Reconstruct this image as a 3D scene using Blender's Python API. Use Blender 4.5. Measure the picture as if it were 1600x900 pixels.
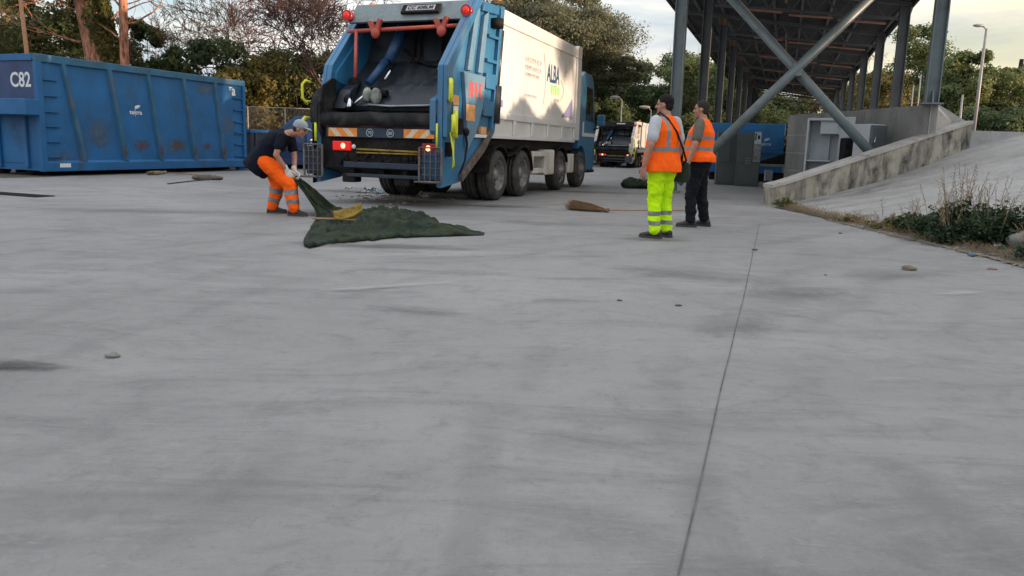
import bpy, bmesh, math, random
import numpy as np
from mathutils import Vector, Matrix, noise
PI = math.pi
SC = bpy.context.scene
COL = SC.collection
for o in list(bpy.data.objects): bpy.data.objects.remove(o)

# ------------------------------------------------------------ camera
FPX = 1120.0; PITCH = math.radians(8.78); ROLL = math.radians(1.63); CAMH = 1.1
_F = Vector((0, math.cos(PITCH), -math.sin(PITCH)))
_U0 = Vector((0, math.sin(PITCH), math.cos(PITCH)))
_R = math.cos(ROLL)*Vector((1, 0, 0)) + math.sin(ROLL)*_U0
_U = -math.sin(ROLL)*Vector((1, 0, 0)) + math.cos(ROLL)*_U0
cd = bpy.data.cameras.new('camera'); cam = bpy.data.objects.new('camera', cd); COL.objects.link(cam)
cd.sensor_width = 36; cd.lens = FPX/1600*36; cd.shift_y = -50/1600; cd.clip_start = 0.1; cd.clip_end = 2500
cam.matrix_world = Matrix(((_R.x, _U.x, -_F.x, 0), (_R.y, _U.y, -_F.y, 0), (_R.z, _U.z, -_F.z, CAMH), (0, 0, 0, 1)))
SC.camera = cam

# ------------------------------------------------------------ light
SUN_EL = math.radians(4.2); SUN_AZ = math.radians(109)     # azimuth clockwise from +Y
EXPOSURE = 1.68
SC.view_settings.view_transform = 'Standard'; SC.view_settings.look = 'None'
SC.view_settings.gamma = 1; SC.view_settings.use_curve_mapping = False; SC.view_settings.exposure = EXPOSURE
w = bpy.data.worlds.new('World'); SC.world = w; w.use_nodes = True
nt = w.node_tree; nt.nodes.clear()
wo = nt.nodes.new('ShaderNodeOutputWorld'); bg = nt.nodes.new('ShaderNodeBackground')
sky = nt.nodes.new('ShaderNodeTexSky'); sky.sky_type = 'NISHITA'; sky.sun_disc = False
sky.sun_elevation = SUN_EL; sky.sun_rotation = SUN_AZ; sky.air_density = 1.0; sky.dust_density = 2.0; sky.ozone_density = 1.5
bg.inputs['Strength'].default_value = 0.15
tc = nt.nodes.new('ShaderNodeTexCoord'); mp = nt.nodes.new('ShaderNodeMapping'); mp.inputs['Scale'].default_value = (1, 1, 5.5)
n1 = nt.nodes.new('ShaderNodeTexNoise'); n1.inputs['Scale'].default_value = 2.1; n1.inputs['Detail'].default_value = 7; n1.inputs['Roughness'].default_value = .58; n1.inputs['Distortion'].default_value = .5
cr = nt.nodes.new('ShaderNodeValToRGB'); cr.color_ramp.elements[0].position = .40; cr.color_ramp.elements[1].position = .60
n2 = nt.nodes.new('ShaderNodeTexNoise'); n2.inputs['Scale'].default_value = 3.3; n2.inputs['Detail'].default_value = 8
cr2 = nt.nodes.new('ShaderNodeValToRGB')                # cloud tone: grey-mauve to warm white
cr2.color_ramp.elements[0].position = .38; cr2.color_ramp.elements[0].color = (1.75, 1.95, 2.35, 1)
cr2.color_ramp.elements[1].position = .62; cr2.color_ramp.elements[1].color = (3.6, 3.35, 3.05, 1)
L = nt.links.new
L(tc.outputs['Generated'], mp.inputs['Vector']); L(mp.outputs['Vector'], n1.inputs['Vector']); L(mp.outputs['Vector'], n2.inputs['Vector'])
L(n1.outputs['Fac'], cr.inputs['Fac']); L(n2.outputs['Fac'], cr2.inputs['Fac'])
mul = nt.nodes.new('ShaderNodeMath'); mul.operation = 'MULTIPLY_ADD'; mul.inputs[1].default_value = .45; mul.inputs[2].default_value = .45
L(cr.outputs['Color'], mul.inputs[0])
mx = nt.nodes.new('ShaderNodeMix'); mx.data_type = 'RGBA'
L(mul.outputs[0], mx.inputs['Factor']); L(sky.outputs['Color'], mx.inputs['A']); L(cr2.outputs['Color'], mx.inputs['B'])
dt = nt.nodes.new('ShaderNodeVectorMath'); dt.operation = 'DOT_PRODUCT'; dt.inputs[1].default_value = (.93, .32, -.25); L(tc.outputs['Generated'], dt.inputs[0])
wr = nt.nodes.new('ShaderNodeMapRange'); wr.inputs['From Min'].default_value = .35; wr.inputs['From Max'].default_value = .95; L(dt.outputs['Value'], wr.inputs['Value'])
wm = nt.nodes.new('ShaderNodeMix'); wm.data_type = 'RGBA'; wm.blend_type = 'MULTIPLY'; wm.inputs['B'].default_value = (1.12, .98, .72, 1)
L(wr.outputs[0], wm.inputs['Factor']); sp_ = nt.nodes.new('ShaderNodeSeparateXYZ'); L(tc.outputs['Generated'], sp_.inputs[0])       # overcast sky: brighter overhead than at the horizon
zf = nt.nodes.new('ShaderNodeMath'); zf.operation = 'MULTIPLY_ADD'; zf.inputs[1].default_value = 1.0; zf.inputs[2].default_value = .70; zf.use_clamp = False; L(sp_.outputs['Z'], zf.inputs[0])
zs = nt.nodes.new('ShaderNodeVectorMath'); zs.operation = 'SCALE'; L(mx.outputs['Result'], zs.inputs[0]); L(zf.outputs[0], zs.inputs['Scale']); L(zs.outputs[0], wm.inputs['A']); L(wm.outputs['Result'], bg.inputs['Color']); L(bg.outputs[0], wo.inputs['Surface'])

sl = bpy.data.lights.new('sun', 'SUN'); sl.energy = 2.1; sl.angle = math.radians(.6); sl.color = (1.0, .72, .50)
sun = bpy.data.objects.new('sun', sl); COL.objects.link(sun)
sd = Vector((math.sin(SUN_AZ)*math.cos(SUN_EL), math.cos(SUN_AZ)*math.cos(SUN_EL), math.sin(SUN_EL)))
sun.rotation_euler = sd.to_track_quat('Z', 'Y').to_euler(); sun.location = (60, 0, 40)

# ------------------------------------------------------------ yard frame
YAW = math.radians(69.5616)        # direction of the yard's long axis A
Ax, Ay = math.cos(YAW), math.sin(YAW)
def AB(a, b, z=0): return Vector((a*Ax + b*Ay, a*Ay - b*Ax, z))
def px_ground(x, y, z=0):          # ground spot seen in the photo
    d = _F + _R*((x-800)/FPX) + _U*((400-y)/FPX); t = (z-CAMH)/d.z
    return Vector((0, 0, CAMH)) + d*t
def px_depth(x, y, Y):
    d = _F + _R*((x-800)/FPX) + _U*((400-y)/FPX); t = Y/d.y
    return Vector((0, 0, CAMH)) + d*t

# ------------------------------------------------------------ mesh builder
class MB:
    def __init__(s): s.v = []; s.f = []; s.m = []; s.sm = []
    def add(s, vs, fs, mi=0, smooth=False):
        n = len(s.v); s.v += [tuple(v) for v in vs]
        for f in fs: s.f.append([i+n for i in f]); s.m.append(mi); s.sm.append(smooth)
        return s
    def box(s, lo, hi, mi=0, M=None):
        x0, y0, z0 = lo; x1, y1, z1 = hi
        vs = [Vector(p) for p in ((x0,y0,z0),(x1,y0,z0),(x1,y1,z0),(x0,y1,z0),(x0,y0,z1),(x1,y0,z1),(x1,y1,z1),(x0,y1,z1))]
        if M: vs = [M @ v for v in vs]
        return s.add(vs, [(3,2,1,0),(4,5,6,7),(0,1,5,4),(1,2,6,5),(2,3,7,6),(3,0,4,7)], mi)
    def bar(s, p0, p1, w, h, mi=0, up=(0,0,1)):
        p0, p1 = Vector(p0), Vector(p1); d = (p1-p0); l = d.length; d.normalize()
        u = Vector(up); x = d.cross(u)
        if x.length < 1e-3: x = d.cross(Vector((1, 0, 0)))
        x.normalize(); u = x.cross(d)
        M = Matrix(((d.x, x.x, u.x, p0.x), (d.y, x.y, u.y, p0.y), (d.z, x.z, u.z, p0.z), (0,0,0,1)))
        return s.box((0, -w/2, -h/2), (l, w/2, h/2), mi, M)
    def prism(s, poly, axis, lo, hi, mi=0):
        # poly in the two other axes (x,z for 'y'; x,y for 'z'; y,z for 'x')
        def P(q, t): return {'y': (q[0], t, q[1]), 'z': (q[0], q[1], t), 'x': (t, q[0], q[1])}[axis]
        n = len(poly); vs = [P(q, lo) for q in poly]+[P(q, hi) for q in poly]
        fs = [list(range(n)), list(range(2*n-1, n-1, -1))]+[[i, i+n, (i+1) % n+n, (i+1) % n] for i in range(n)]
        return s.add(vs, fs, mi)
    def ring(s, c, u, v, n, ph=0):
        return [c+u*math.cos(2*PI*i/n+ph)+v*math.sin(2*PI*i/n+ph) for i in range(n)]
    def tube(s, pts, r, n=8, mi=0, smooth=True, cap=True):
        pts = [Vector(p) for p in pts]
        rs = r if isinstance(r, (list, tuple)) else [r]*len(pts)
        base = len(s.v); x = None
        for i, p in enumerate(pts):
            d = (pts[min(i+1, len(pts)-1)]-pts[max(i-1, 0)]).normalized()
            if x is None:
                x = d.cross(Vector((0, 0, 1)));
                if x.length < 1e-3: x = Vector((1, 0, 0))
            x = (x-d*x.dot(d))
            if x.length < 1e-4: x = d.orthogonal()
            x.normalize(); y = d.cross(x)
            s.v += [tuple(q) for q in s.ring(p, x*rs[i], y*rs[i], n)]
        for i in range(len(pts)-1):
            for k in range(n):
                a = base+i*n+k; b = base+i*n+(k+1) % n
                s.f.append([a, b, b+n, a+n]); s.m.append(mi); s.sm.append(smooth)
        if cap:
            s.f.append([base+k for k in range(n)][::-1]); s.m.append(mi); s.sm.append(False)
            e = base+(len(pts)-1)*n; s.f.append([e+k for k in range(n)]); s.m.append(mi); s.sm.append(False)
        return s
    def lathe(s, prof, c, ax, n=32, mi=0, smooth=True):
        # prof: (t along ax, r)
        c = Vector(c); ax = Vector(ax).normalized(); u = ax.orthogonal().normalized(); v = ax.cross(u)
        base = len(s.v)
        for t, r in prof: s.v += [tuple(q) for q in s.ring(c+ax*t, u*r, v*r, n)]
        for i in range(len(prof)-1):
            for k in range(n):
                a = base+i*n+k; b = base+i*n+(k+1) % n
                s.f.append([a, b, b+n, a+n]); s.m.append(mi); s.sm.append(smooth)
        return s
    def ell(s, c, rx, ry, rz, M=None, n=14, mi=0):
        c = Vector(c); vs = []; fs = []
        for i in range(1, n):
            th = PI*i/n
            for k in range(n):
                ph = 2*PI*k/n; q = Vector((rx*math.sin(th)*math.cos(ph), ry*math.sin(th)*math.sin(ph), rz*math.cos(th)))
                vs.append(c+(M @ q if M else q))
        q = Vector((0, 0, rz)); vs.append(c+(M @ q if M else q)); vs.append(c-(M @ q if M else q))
        for i in range(n-2):
            for k in range(n): fs.append([i*n+k, (i+1)*n+k, (i+1)*n+(k+1) % n, i*n+(k+1) % n])
        for k in range(n):
            fs.append([(n-1)*n, k, (k+1) % n]); fs.append([(n-1)*n+1, (n-2)*n+(k+1) % n, (n-2)*n+k])
        return s.add(vs, fs, mi, True)
    def build(s, name, mats, parent=None, bevel=0, fix=True):
        me = bpy.data.meshes.new(name); me.from_pydata(s.v, [], s.f)
        if not isinstance(mats, (list, tuple)): mats = [mats]
        for m in mats: me.materials.append(m)
        if len(s.f): me.polygons.foreach_set('material_index', s.m); me.polygons.foreach_set('use_smooth', s.sm)
        if fix:
            bm = bmesh.new(); bm.from_mesh(me); bmesh.ops.recalc_face_normals(bm, faces=bm.faces); bm.to_mesh(me); bm.free()
        me.update()
        o = bpy.data.objects.new(name, me); COL.objects.link(o)
        if parent: o.parent = parent
        if bevel:
            b = o.modifiers.new('bevel', 'BEVEL'); b.width = bevel; b.segments = 2; b.limit_method = 'ANGLE'; b.angle_limit = math.radians(40)
        return o

def tag(o, label=None, cat=None, group=None, kind=None):
    if label: o['label'] = label
    if cat: o['category'] = cat
    if group: o['group'] = group
    if kind: o['kind'] = kind
    return o
def empty(name, loc, rz=0, label=None, cat=None, group=None):
    o = bpy.data.objects.new(name, None); COL.objects.link(o); o.location = loc; o.rotation_euler = (0, 0, rz); o.empty_display_size = .2
    return tag(o, label, cat, group)
def copy_tree(o, parent=None):
    c = o.copy(); COL.objects.link(c); c.parent = parent
    for ch in list(o.children): copy_tree(ch, c)
    return c
def text(s, name, mat, parent, loc, xdir, up, width, height, depth=.002, shear=0):
    """lettering fitted to width x height; loc = lower left corner"""
    cu = bpy.data.curves.new(name, 'FONT'); cu.body = s; cu.size = 1; cu.extrude = 0; cu.shear = shear; cu.resolution_u = 3
    cu.offset = .022
    t = bpy.data.objects.new(name, cu); COL.objects.link(t)
    bpy.context.view_layer.update()
    me = bpy.data.meshes.new_from_object(t.evaluated_get(bpy.context.evaluated_depsgraph_get()))
    bpy.data.objects.remove(t); bpy.data.curves.remove(cu)
    v = np.zeros(len(me.vertices)*3); me.vertices.foreach_get('co', v); v = v.reshape(-1, 3)
    mn, mxx = v.min(0), v.max(0); v[:, 0] = (v[:, 0]-mn[0])/(mxx[0]-mn[0])*width; v[:, 1] = (v[:, 1]-mn[1])/(mxx[1]-mn[1])*height; v[:, 2] = 0
    xd = Vector(xdir).normalized(); u = Vector(up).normalized(); n = xd.cross(u)
    loc = Vector(loc)
    out = np.array([list(loc+xd*a+u*b+n*depth) for a, b, c in v])
    me.vertices.foreach_set('co', out.ravel()); me.materials.clear(); me.materials.append(mat); me.update()
    o = bpy.data.objects.new(name, me); COL.objects.link(o); o.parent = parent
    return o

# ------------------------------------------------------------ materials
def nodes(m):
    m.use_nodes = True; t = m.node_tree; return t, t.nodes['Principled BSDF']
def mat(name, col, rough=.6, metal=0, var=.15, scale=3, bump=0, bscale=40, dirt=None, dscale=2.5, dpos=(.5, .7), streak=None, coat=0, spec=.5, sheen=0):
    m = bpy.data.materials.new(name); t, p = nodes(m); N = t.nodes.new; K = t.links.new
    p.inputs['Roughness'].default_value = rough; p.inputs['Metallic'].default_value = metal; p.inputs['Specular IOR Level'].default_value = spec
    p.inputs['Coat Weight'].default_value = coat
    tc = N('ShaderNodeTexCoord'); c = (*col, 1)
    def noi(sc, det=6, ro=.6, vec=None, dist=0):
        n = N('ShaderNodeTexNoise'); n.inputs['Scale'].default_value = sc; n.inputs['Detail'].default_value = det; n.inputs['Roughness'].default_value = ro; n.inputs['Distortion'].default_value = dist
        K(vec if vec else tc.outputs['Object'], n.inputs['Vector']); return n
    n = noi(scale); r = N('ShaderNodeValToRGB')
    r.color_ramp.elements[0].position = .3; r.color_ramp.elements[1].position = .7
    r.color_ramp.elements[0].color = (*[x*(1-var) for x in col], 1); r.color_ramp.elements[1].color = (*[min(1, x*(1+var)) for x in col], 1)
    K(n.outputs['Fac'], r.inputs['Fac']); out = r.outputs['Color']
    if dirt:
        vec = None
        if streak:
            mpn = N('ShaderNodeMapping'); mpn.inputs['Scale'].default_value = streak; K(tc.outputs['Object'], mpn.inputs['Vector']); vec = mpn.outputs['Vector']
        d = noi(dscale, 9, .68, vec, .4); rr = N('ShaderNodeValToRGB'); rr.color_ramp.elements[0].position = dpos[0]; rr.color_ramp.elements[1].position = dpos[1]
        K(d.outputs['Fac'], rr.inputs['Fac']); mxn = N('ShaderNodeMix'); mxn.data_type = 'RGBA'
        K(rr.outputs['Color'], mxn.inputs['Factor']); K(out, mxn.inputs['A']); mxn.inputs['B'].default_value = (*dirt, 1); out = mxn.outputs['Result']
        ra = N('ShaderNodeMapRange'); ra.inputs['To Min'].default_value = rough; ra.inputs['To Max'].default_value = min(1, rough+.3)
        K(rr.outputs['Color'], ra.inputs['Value']); K(ra.outputs[0], p.inputs['Roughness'])
    K(out, p.inputs['Base Color'])
    if bump:
        b = noi(bscale, 5, .6); bn = N('ShaderNodeBump'); bn.inputs['Strength'].default_value = bump; bn.inputs['Distance'].default_value = .02
        K(b.outputs['Fac'], bn.inputs['Height']); K(bn.outputs[0], p.inputs['Normal'])
    return m
def emit(name, col, st, base=(.2, .02, .01)):
    m = bpy.data.materials.new(name); t, p = nodes(m); p.inputs['Base Color'].default_value = (*base, 1); p.inputs['Emission Color'].default_value = (*col, 1); p.inputs['Emission Strength'].default_value = st
    p.inputs['Roughness'].default_value = .2
    return m
def leafmat(name, c1, c2, c3, scale=.5):
    m = bpy.data.materials.new(name); t, p = nodes(m); N = t.nodes.new; K = t.links.new
    g = N('ShaderNodeNewGeometry'); tc = N('ShaderNodeTexCoord')
    n = N('ShaderNodeTexNoise'); n.inputs['Scale'].default_value = scale; n.inputs['Detail'].default_value = 3; K(tc.outputs['Object'], n.inputs['Vector'])
    a = N('ShaderNodeMath'); a.operation = 'MULTIPLY_ADD'; a.inputs[1].default_value = .45; K(g.outputs['Random Per Island'], a.inputs[0])
    sb = N('ShaderNodeMath'); sb.operation = 'MULTIPLY_ADD'; sb.inputs[1].default_value = 1.3; sb.inputs[2].default_value = -.36; K(n.outputs['Fac'], sb.inputs[0]); K(sb.outputs[0], a.inputs[2])
    r = N('ShaderNodeValToRGB'); e = r.color_ramp.elements; e[0].position = .2; e[0].color = (*c1, 1); e[1].position = .9; e[1].color = (*c3, 1); k = e.new(.55); k.color = (*c2, 1)
    K(a.outputs[0], r.inputs['Fac']); K(r.outputs['Color'], p.inputs['Base Color']); p.inputs['Roughness'].default_value = .6; p.inputs['Specular IOR Level'].default_value = .3
    tr = N('ShaderNodeBsdfTranslucent'); K(r.outputs['Color'], tr.inputs['Color']); ms = N('ShaderNodeMixShader'); ms.inputs['Fac'].default_value = .38
    K(p.outputs[0], ms.inputs[1]); K(tr.outputs[0], ms.inputs[2]); K(ms.outputs[0], t.nodes['Material Output'].inputs['Surface'])
    return m
def ground_mat(name, base, dark, light, joint=True):
    m = bpy.data.materials.new(name); t, p = nodes(m); N = t.nodes.new; K = t.links.new
    tc = N('ShaderNodeTexCoord')
    def noi(sc, det, ro, dist=0, rot=0, stretch=(1, 1, 1)):
        mpn = N('ShaderNodeMapping'); mpn.inputs['Scale'].default_value = stretch; mpn.inputs['Rotation'].default_value = (0, 0, rot); K(tc.outputs['Object'], mpn.inputs['Vector'])
        n = N('ShaderNodeTexNoise'); n.inputs['Scale'].default_value = sc; n.inputs['Detail'].default_value = det; n.inputs['Roughness'].default_value = ro; n.inputs['Distortion'].default_value = dist
        K(mpn.outputs['Vector'], n.inputs['Vector']); return n.outputs['Fac']
    def ramp(f, p0, p1):
        r = N('ShaderNodeMapRange'); r.inputs['From Min'].default_value = p0; r.inputs['From Max'].default_value = p1; K(f, r.inputs['Value']); return r.outputs[0]
    def mix(f, A, B, k=1):
        if k != 1:
            mm = N('ShaderNodeMath'); mm.operation = 'MULTIPLY'; mm.inputs[1].default_value = k; K(f, mm.inputs[0]); f = mm.outputs[0]
        x = N('ShaderNodeMix'); x.data_type = 'RGBA'; K(f, x.inputs['Factor'])
        for nm, q in (('A', A), ('B', B)):
            if isinstance(q, tuple): x.inputs[nm].default_value = (*q, 1)
            else: K(q, x.inputs[nm])
        return x.outputs['Result']
    c = mix(ramp(noi(.22, 6, .6, .8), .35, .65), base, light)
    c = mix(ramp(noi(.5, 7, .65, 1.8, .5, (1, 3.2, 1)), .5, .72), c, dark, .65)     # drag and swirl marks
    c = mix(ramp(noi(.8, 8, .7, 2.6, -.9, (1, 4.5, 1)), .52, .75), c, dark, .5)
    c = mix(ramp(noi(1.1, 8, .7, 2.2, 1.4, (1, 5, 1)), .55, .75), c, light, .6)
    c = mix(ramp(noi(9, 8, .8), .54, .7), c, dark, .55)
    c = mix(ramp(noi(4.5, 8, .75, 3, .2, (1, 7, 1)), .57, .68), c, light, .75)
    c = mix(ramp(noi(3.5, 8, .75, 3, .9, (1, 9, 1)), .6, .68), c, dark, .6)
    c = mix(ramp(noi(25, 6, .8), .56, .72), c, light, .5)
    c = mix(ramp(noi(70, 4, .7), .55, .8), c, dark, .5)
    c = mix(ramp(noi(45, 4, .7), .6, .85), c, light, .5)
    mw = N('ShaderNodeMapping'); mw.inputs['Location'].default_value = (5, -19, 0); K(tc.outputs['Object'], mw.inputs['Vector'])
    for sc_, ds_, loc_ in ((.30, 2.5, (5, -19, 0)), (.42, 3.5, (-7, -2, 0))):
        mw = N('ShaderNodeMapping'); mw.inputs['Location'].default_value = loc_; K(tc.outputs['Object'], mw.inputs['Vector'])
        wv = N('ShaderNodeTexWave'); wv.wave_type = 'RINGS'; wv.rings_direction = 'Z'; wv.inputs['Scale'].default_value = sc_; wv.inputs['Distortion'].default_value = ds_; wv.inputs['Detail'].default_value = 5; wv.inputs['Detail Scale'].default_value = 1.2; wv.inputs['Detail Roughness'].default_value = .65
        K(mw.outputs['Vector'], wv.inputs['Vector'])
        mk = N('ShaderNodeMath'); mk.operation = 'MULTIPLY'; K(ramp(wv.outputs['Fac'], .8, 1.0), mk.inputs[0]); K(ramp(noi(.35, 4, .6, .5, sc_*9), .45, .62), mk.inputs[1])
        c = mix(mk.outputs[0], c, dark, .32)
    c = mix(ramp(noi(2.6, 8, .75, 1.2), .5, .7), c, light, .35)
    c = mix(ramp(noi(3.4, 8, .75, 1.2, 2), .52, .7), c, dark, .35)
    K(c, p.inputs['Base Color']); p.inputs['Roughness'].default_value = .75; p.inputs['Specular IOR Level'].default_value = .35
    bn = N('ShaderNodeBump'); bn.inputs['Strength'].default_value = .55; bn.inputs['Distance'].default_value = .01
    K(noi(38, 9, .8), bn.inputs['Height']); K(bn.outputs[0], p.inputs['Normal'])
    return m

BLUE = mat('blue_container_paint', (.005, .095, .255), .6, 0, .22, 1.2, .05, 30, (.03, .055, .085), 1.6, (.55, .8), (1, 1, .35))
BLUE_RUST = mat('blue_rib_paint_worn', (.014, .095, .185), .6, 0, .3, 2, .08, 30, (.12, .075, .05), 3, (.5, .8), (1, 1, .5))
NAVY = mat('dark_blue_container_paint', (.008, .035, .12), .5, 0, .25, 1.5, .05, 30, (.03, .035, .05), 2, (.5, .8))
RUST = mat('rust', (.11, .035, .015), .85, 0, .4, 12)
TBLUE = mat('truck_blue_paint', (.026, .145, .29), .42, 0, .15, 2, .03, 30, (.10, .14, .17), 2.2, (.5, .85), (1, 1, .4), coat=.2)
TBLUEL = mat('truck_faded_blue_paint', (.11, .22, .32), .5, 0, .15, 3, .03, 30, (.12, .13, .15), 3, (.5, .8))
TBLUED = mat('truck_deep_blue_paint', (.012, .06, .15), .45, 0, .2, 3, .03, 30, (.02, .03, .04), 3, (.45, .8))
PALEB = mat('pale_bearing_metal', (.30, .32, .28), .5, 0, .3, 9, .1, 30, (.08, .08, .07), 6, (.45, .7)); GREYP = mat('hood_grey_paint', (.16, .20, .21), .5, 0, .12, 3, .03, 30, (.07, .08, .08), 3, (.5, .8))
WHITE = mat('white_truck_paint', (.66, .67, .67), .3, 0, .05, 1.5, .0, 30, (.42, .41, .38), 1.3, (.55, .95), (1, 1, .35), coat=.3)
WHITED = mat('dusty_white_paint', (.55, .54, .50), .5, 0, .08, 3, .03, 30, (.28, .25, .21), 2, (.45, .8), (1, 1, .5))
BLACKM = mat('greasy_black_steel', (.012, .012, .013), .65, 0, .5, 4, .15, 30, (.04, .033, .028), 5, (.48, .72), spec=.12)
DARKP = mat('dark_packer_plate', (.022, .03, .04), .33, .2, .35, 2.5, .12, 14, (.05, .05, .05), 3, (.45, .75), (1, 1, .5))
RUBBER = mat('tyre_rubber', (.028, .027, .026), .8, 0, .3, 5, .2, 60, (.085, .08, .07), 5, (.45, .75))
FLAP = mat('rubber_flap', (.016, .017, .018), .7, 0, .4, 4, .3, 12, (.055, .052, .048), 4, (.5, .72), spec=.15)
STEELW = mat('wheel_rim_paint', (.20, .20, .20), .5, .3, .25, 8, .05, 40, (.06, .055, .05), 6, (.45, .75))
STEEL = mat('galvanised_steel', (.30, .33, .35), .48, .55, .15, 3, .04, 30, (.2, .21, .21), 4, (.5, .8))
CHROME = mat('polished_rod', (.6, .62, .64), .15, 1, .05, 5)
ORANGEP = mat('red_oxide_paint', (.42, .07, .045), .5, 0, .2, 6, .03, 30, (.12, .04, .03), 6, (.55, .8))
YELLOW = mat('handle_yellow', (.62, .66, .03), .45, 0, .12, 8)
AMBER = mat('reflector_orange', (.75, .24, .03), .4, 0, .15, 12)
AMBERW = mat('reflector_pale', (.62, .50, .36), .4, 0, .15, 12)
GLASS = mat('dark_window_glass', (.012, .015, .018), .06, 0, .1, 3, spec=.8)
TEXTW = mat('white_lettering', (.62, .64, .64), .6, 0, .1, 10)
TEXTWF = mat('worn_white_lettering', (.36, .42, .46), .7, 0, .25, 20)
TXTNAVY = mat('navy_lettering', (.012, .07, .16), .5); TXTGREEN = mat('green_lettering', (.22, .55, .20), .5); TXTGREY = mat('grey_lettering', (.36, .36, .38), .6)
TXTGREENL = mat('pale_green_field', (.42, .56, .38), .5); STEPM = mat('worn_step_steel', (.12, .11, .10), .6, .3, .3, 9, .05, 40, (.10, .05, .03), 6, (.45, .7)); TNAVY = mat('grimy_navy_paint', (.010, .028, .06), .5, 0, .3, 5, .05, 30, (.03, .028, .026), 4, (.42, .7)); VIOLET = mat('violet_decal', (.20, .20, .36), .45); REDT = mat('red_lettering', (.55, .09, .09), .5); CLABEL = mat('orange_label', (.62, .32, .12), .6, 0, .2, 9)
TAILL = emit('lit_tail_light', (1, .012, .006), .16, (.3, .01, .01)); TAILH = emit('lit_tail_bulb', (1, .16, .07), 3.4); REDPL = mat('red_lens', (.30, .015, .012), .25, 0, .15, 8)
CONC = mat('weathered_concrete', (.34, .32, .265), .85, 0, .2, 1.5, .35, 25, (.055, .052, .048), 1.9, (.42, .62), (1.6, 1.6, .75))
CONCB = mat('board_marked_concrete', (.25, .25, .24), .85, 0, .15, 1.2, .2, 25, (.15, .15, .145), 1.8, (.45, .75), (1, 1, .3))
CONCT = mat('concrete_coping', (.36, .35, .33), .85, 0, .15, 3, .2, 25, (.16, .155, .14), 2.2, (.5, .75))
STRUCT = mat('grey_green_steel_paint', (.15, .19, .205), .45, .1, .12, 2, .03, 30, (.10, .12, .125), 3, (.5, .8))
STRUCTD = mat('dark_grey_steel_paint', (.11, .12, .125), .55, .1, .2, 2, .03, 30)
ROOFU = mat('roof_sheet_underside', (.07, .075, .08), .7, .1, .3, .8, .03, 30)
SUNTONE = mat('warm_primed_flange', (.40, .20, .13), .6, 0, .2, 3)  # warm low sunlight on the canopy steel, put into the colour
ORV = mat('hi_vis_orange', (.95, .12, .008), .75, 0, .08, 10, .2, 60, spec=.12)
YEV = mat('hi_vis_yellow', (.52, .86, .008), .75, 0, .08, 10, .2, 60, spec=.12)
REFL = mat('reflective_tape', (.20, .205, .21), .45, .1, .12, 14)
SKIN = mat('skin', (.36, .18, .12), .55, 0, .12, 20); HAIR = mat('dark_hair', (.014, .011, .010), .7, 0, .3, 40, .5, 120, spec=.12)
HAIRG = mat('short_greying_hair', (.035, .028, .025), .8, 0, .4, 60, .4, 120, spec=.12)
LIP = mat('lips', (.26, .10, .08), .5); EYE = mat('eye', (.03, .025, .02), .2)
SHIRTN = mat('navy_tshirt', (.007, .010, .019), .85, 0, .25, 8, .2, 60, spec=.12); SHIRTG = mat('light_grey_tshirt', (.42, .45, .48), .85, 0, .08, 8, .2, 60, spec=.12)
SHIRTO = mat('olive_grey_tshirt', (.12, .11, .09), .85, 0, .12, 8, .2, 60, spec=.12); TROUSN = mat('charcoal_trousers', (.009, .011, .015), .85, 0, .25, 8, .2, 60, spec=.12)
SHOE = mat('black_shoe', (.015, .014, .014), .6, 0, .3, 12); SOLE = mat('shoe_sole', (.05, .047, .043), .8); GLOVE = mat('white_work_glove', (.55, .53, .50), .8, 0, .15, 20)
CAPM = mat('pale_grey_cap', (.28, .30, .34), .8, 0, .12, 12); BAGM = mat('dark_green_bag', (.03, .045, .035), .75, 0, .2, 12, spec=.12)
TARP = mat('dark_green_tarpaulin', (.010, .022, .013), .55, 0, .45, 3, .25, 9, (.055, .062, .035), 2.6, (.45, .7), (1, 2.2, 1), spec=.12)
STRAW = mat('straw_bristles', (.20, .12, .06), .8, 0, .4, 25, .6, 90); WOOD = mat('worn_wood', (.32, .17, .09), .7, 0, .25, 14)
YTRAY = mat('dirty_yellow_plastic', (.34, .23, .02), .5, 0, .3, 9, .05, 30, (.10, .07, .02), 9, (.42, .65))
FRIDGE = mat('fridge_white', (.50, .54, .58), .4, 0, .05, 3, 0, 30, (.36, .37, .37), 3, (.5, .9)); FRIDGEG = mat('fridge_grey', (.10, .115, .125), .45, 0, .12, 3)
DGREY = mat('dark_green_grey_cabinet', (.055, .068, .066), .55, 0, .15, 2, .03, 20, (.09, .09, .085), 3, (.5, .8))
BARK = mat('pine_bark', (.44, .20, .12), .9, 0, .4, 3, .9, 7, (.09, .045, .03), 5, (.42, .62), (2.2, 2.2, .55))
BARKD = mat('dark_bark', (.055, .042, .034), .9, 0, .3, 6); BARKR = mat('reddish_bare_twigs', (.14, .082, .07), .9, 0, .3, 2)
BARKB = mat('brown_bare_twigs', (.085, .048, .044), .9, 0, .3, 2)
SOIL = mat('soil_and_dry_litter', (.085, .066, .05), .95, 0, .4, 3, .8, 20, (.03, .026, .02), 4, (.45, .7))
ROCKM = mat('grey_rock', (.20, .19, .175), .9, 0, .25, 4, .5, 14, (.09, .085, .07), 4, (.45, .7))
FENCEM = mat('galvanised_fence', (.26, .25, .24), .55, .3, .15, 6)
JOINTM = mat('joint_dirt', (.095, .095, .095), .9, 0, .5, 6); ASPH = mat('old_asphalt', (.055, .055, .06), .9, 0, .4, 10, .6, 60)
GROUND = ground_mat('yard_concrete', (.190, .190, .188), (.112, .112, .112), (.275, .274, .27))
RAMPM = ground_mat('ramp_concrete', (.25, .248, .243), (.12, .118, .113), (.345, .342, .333))
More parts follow.
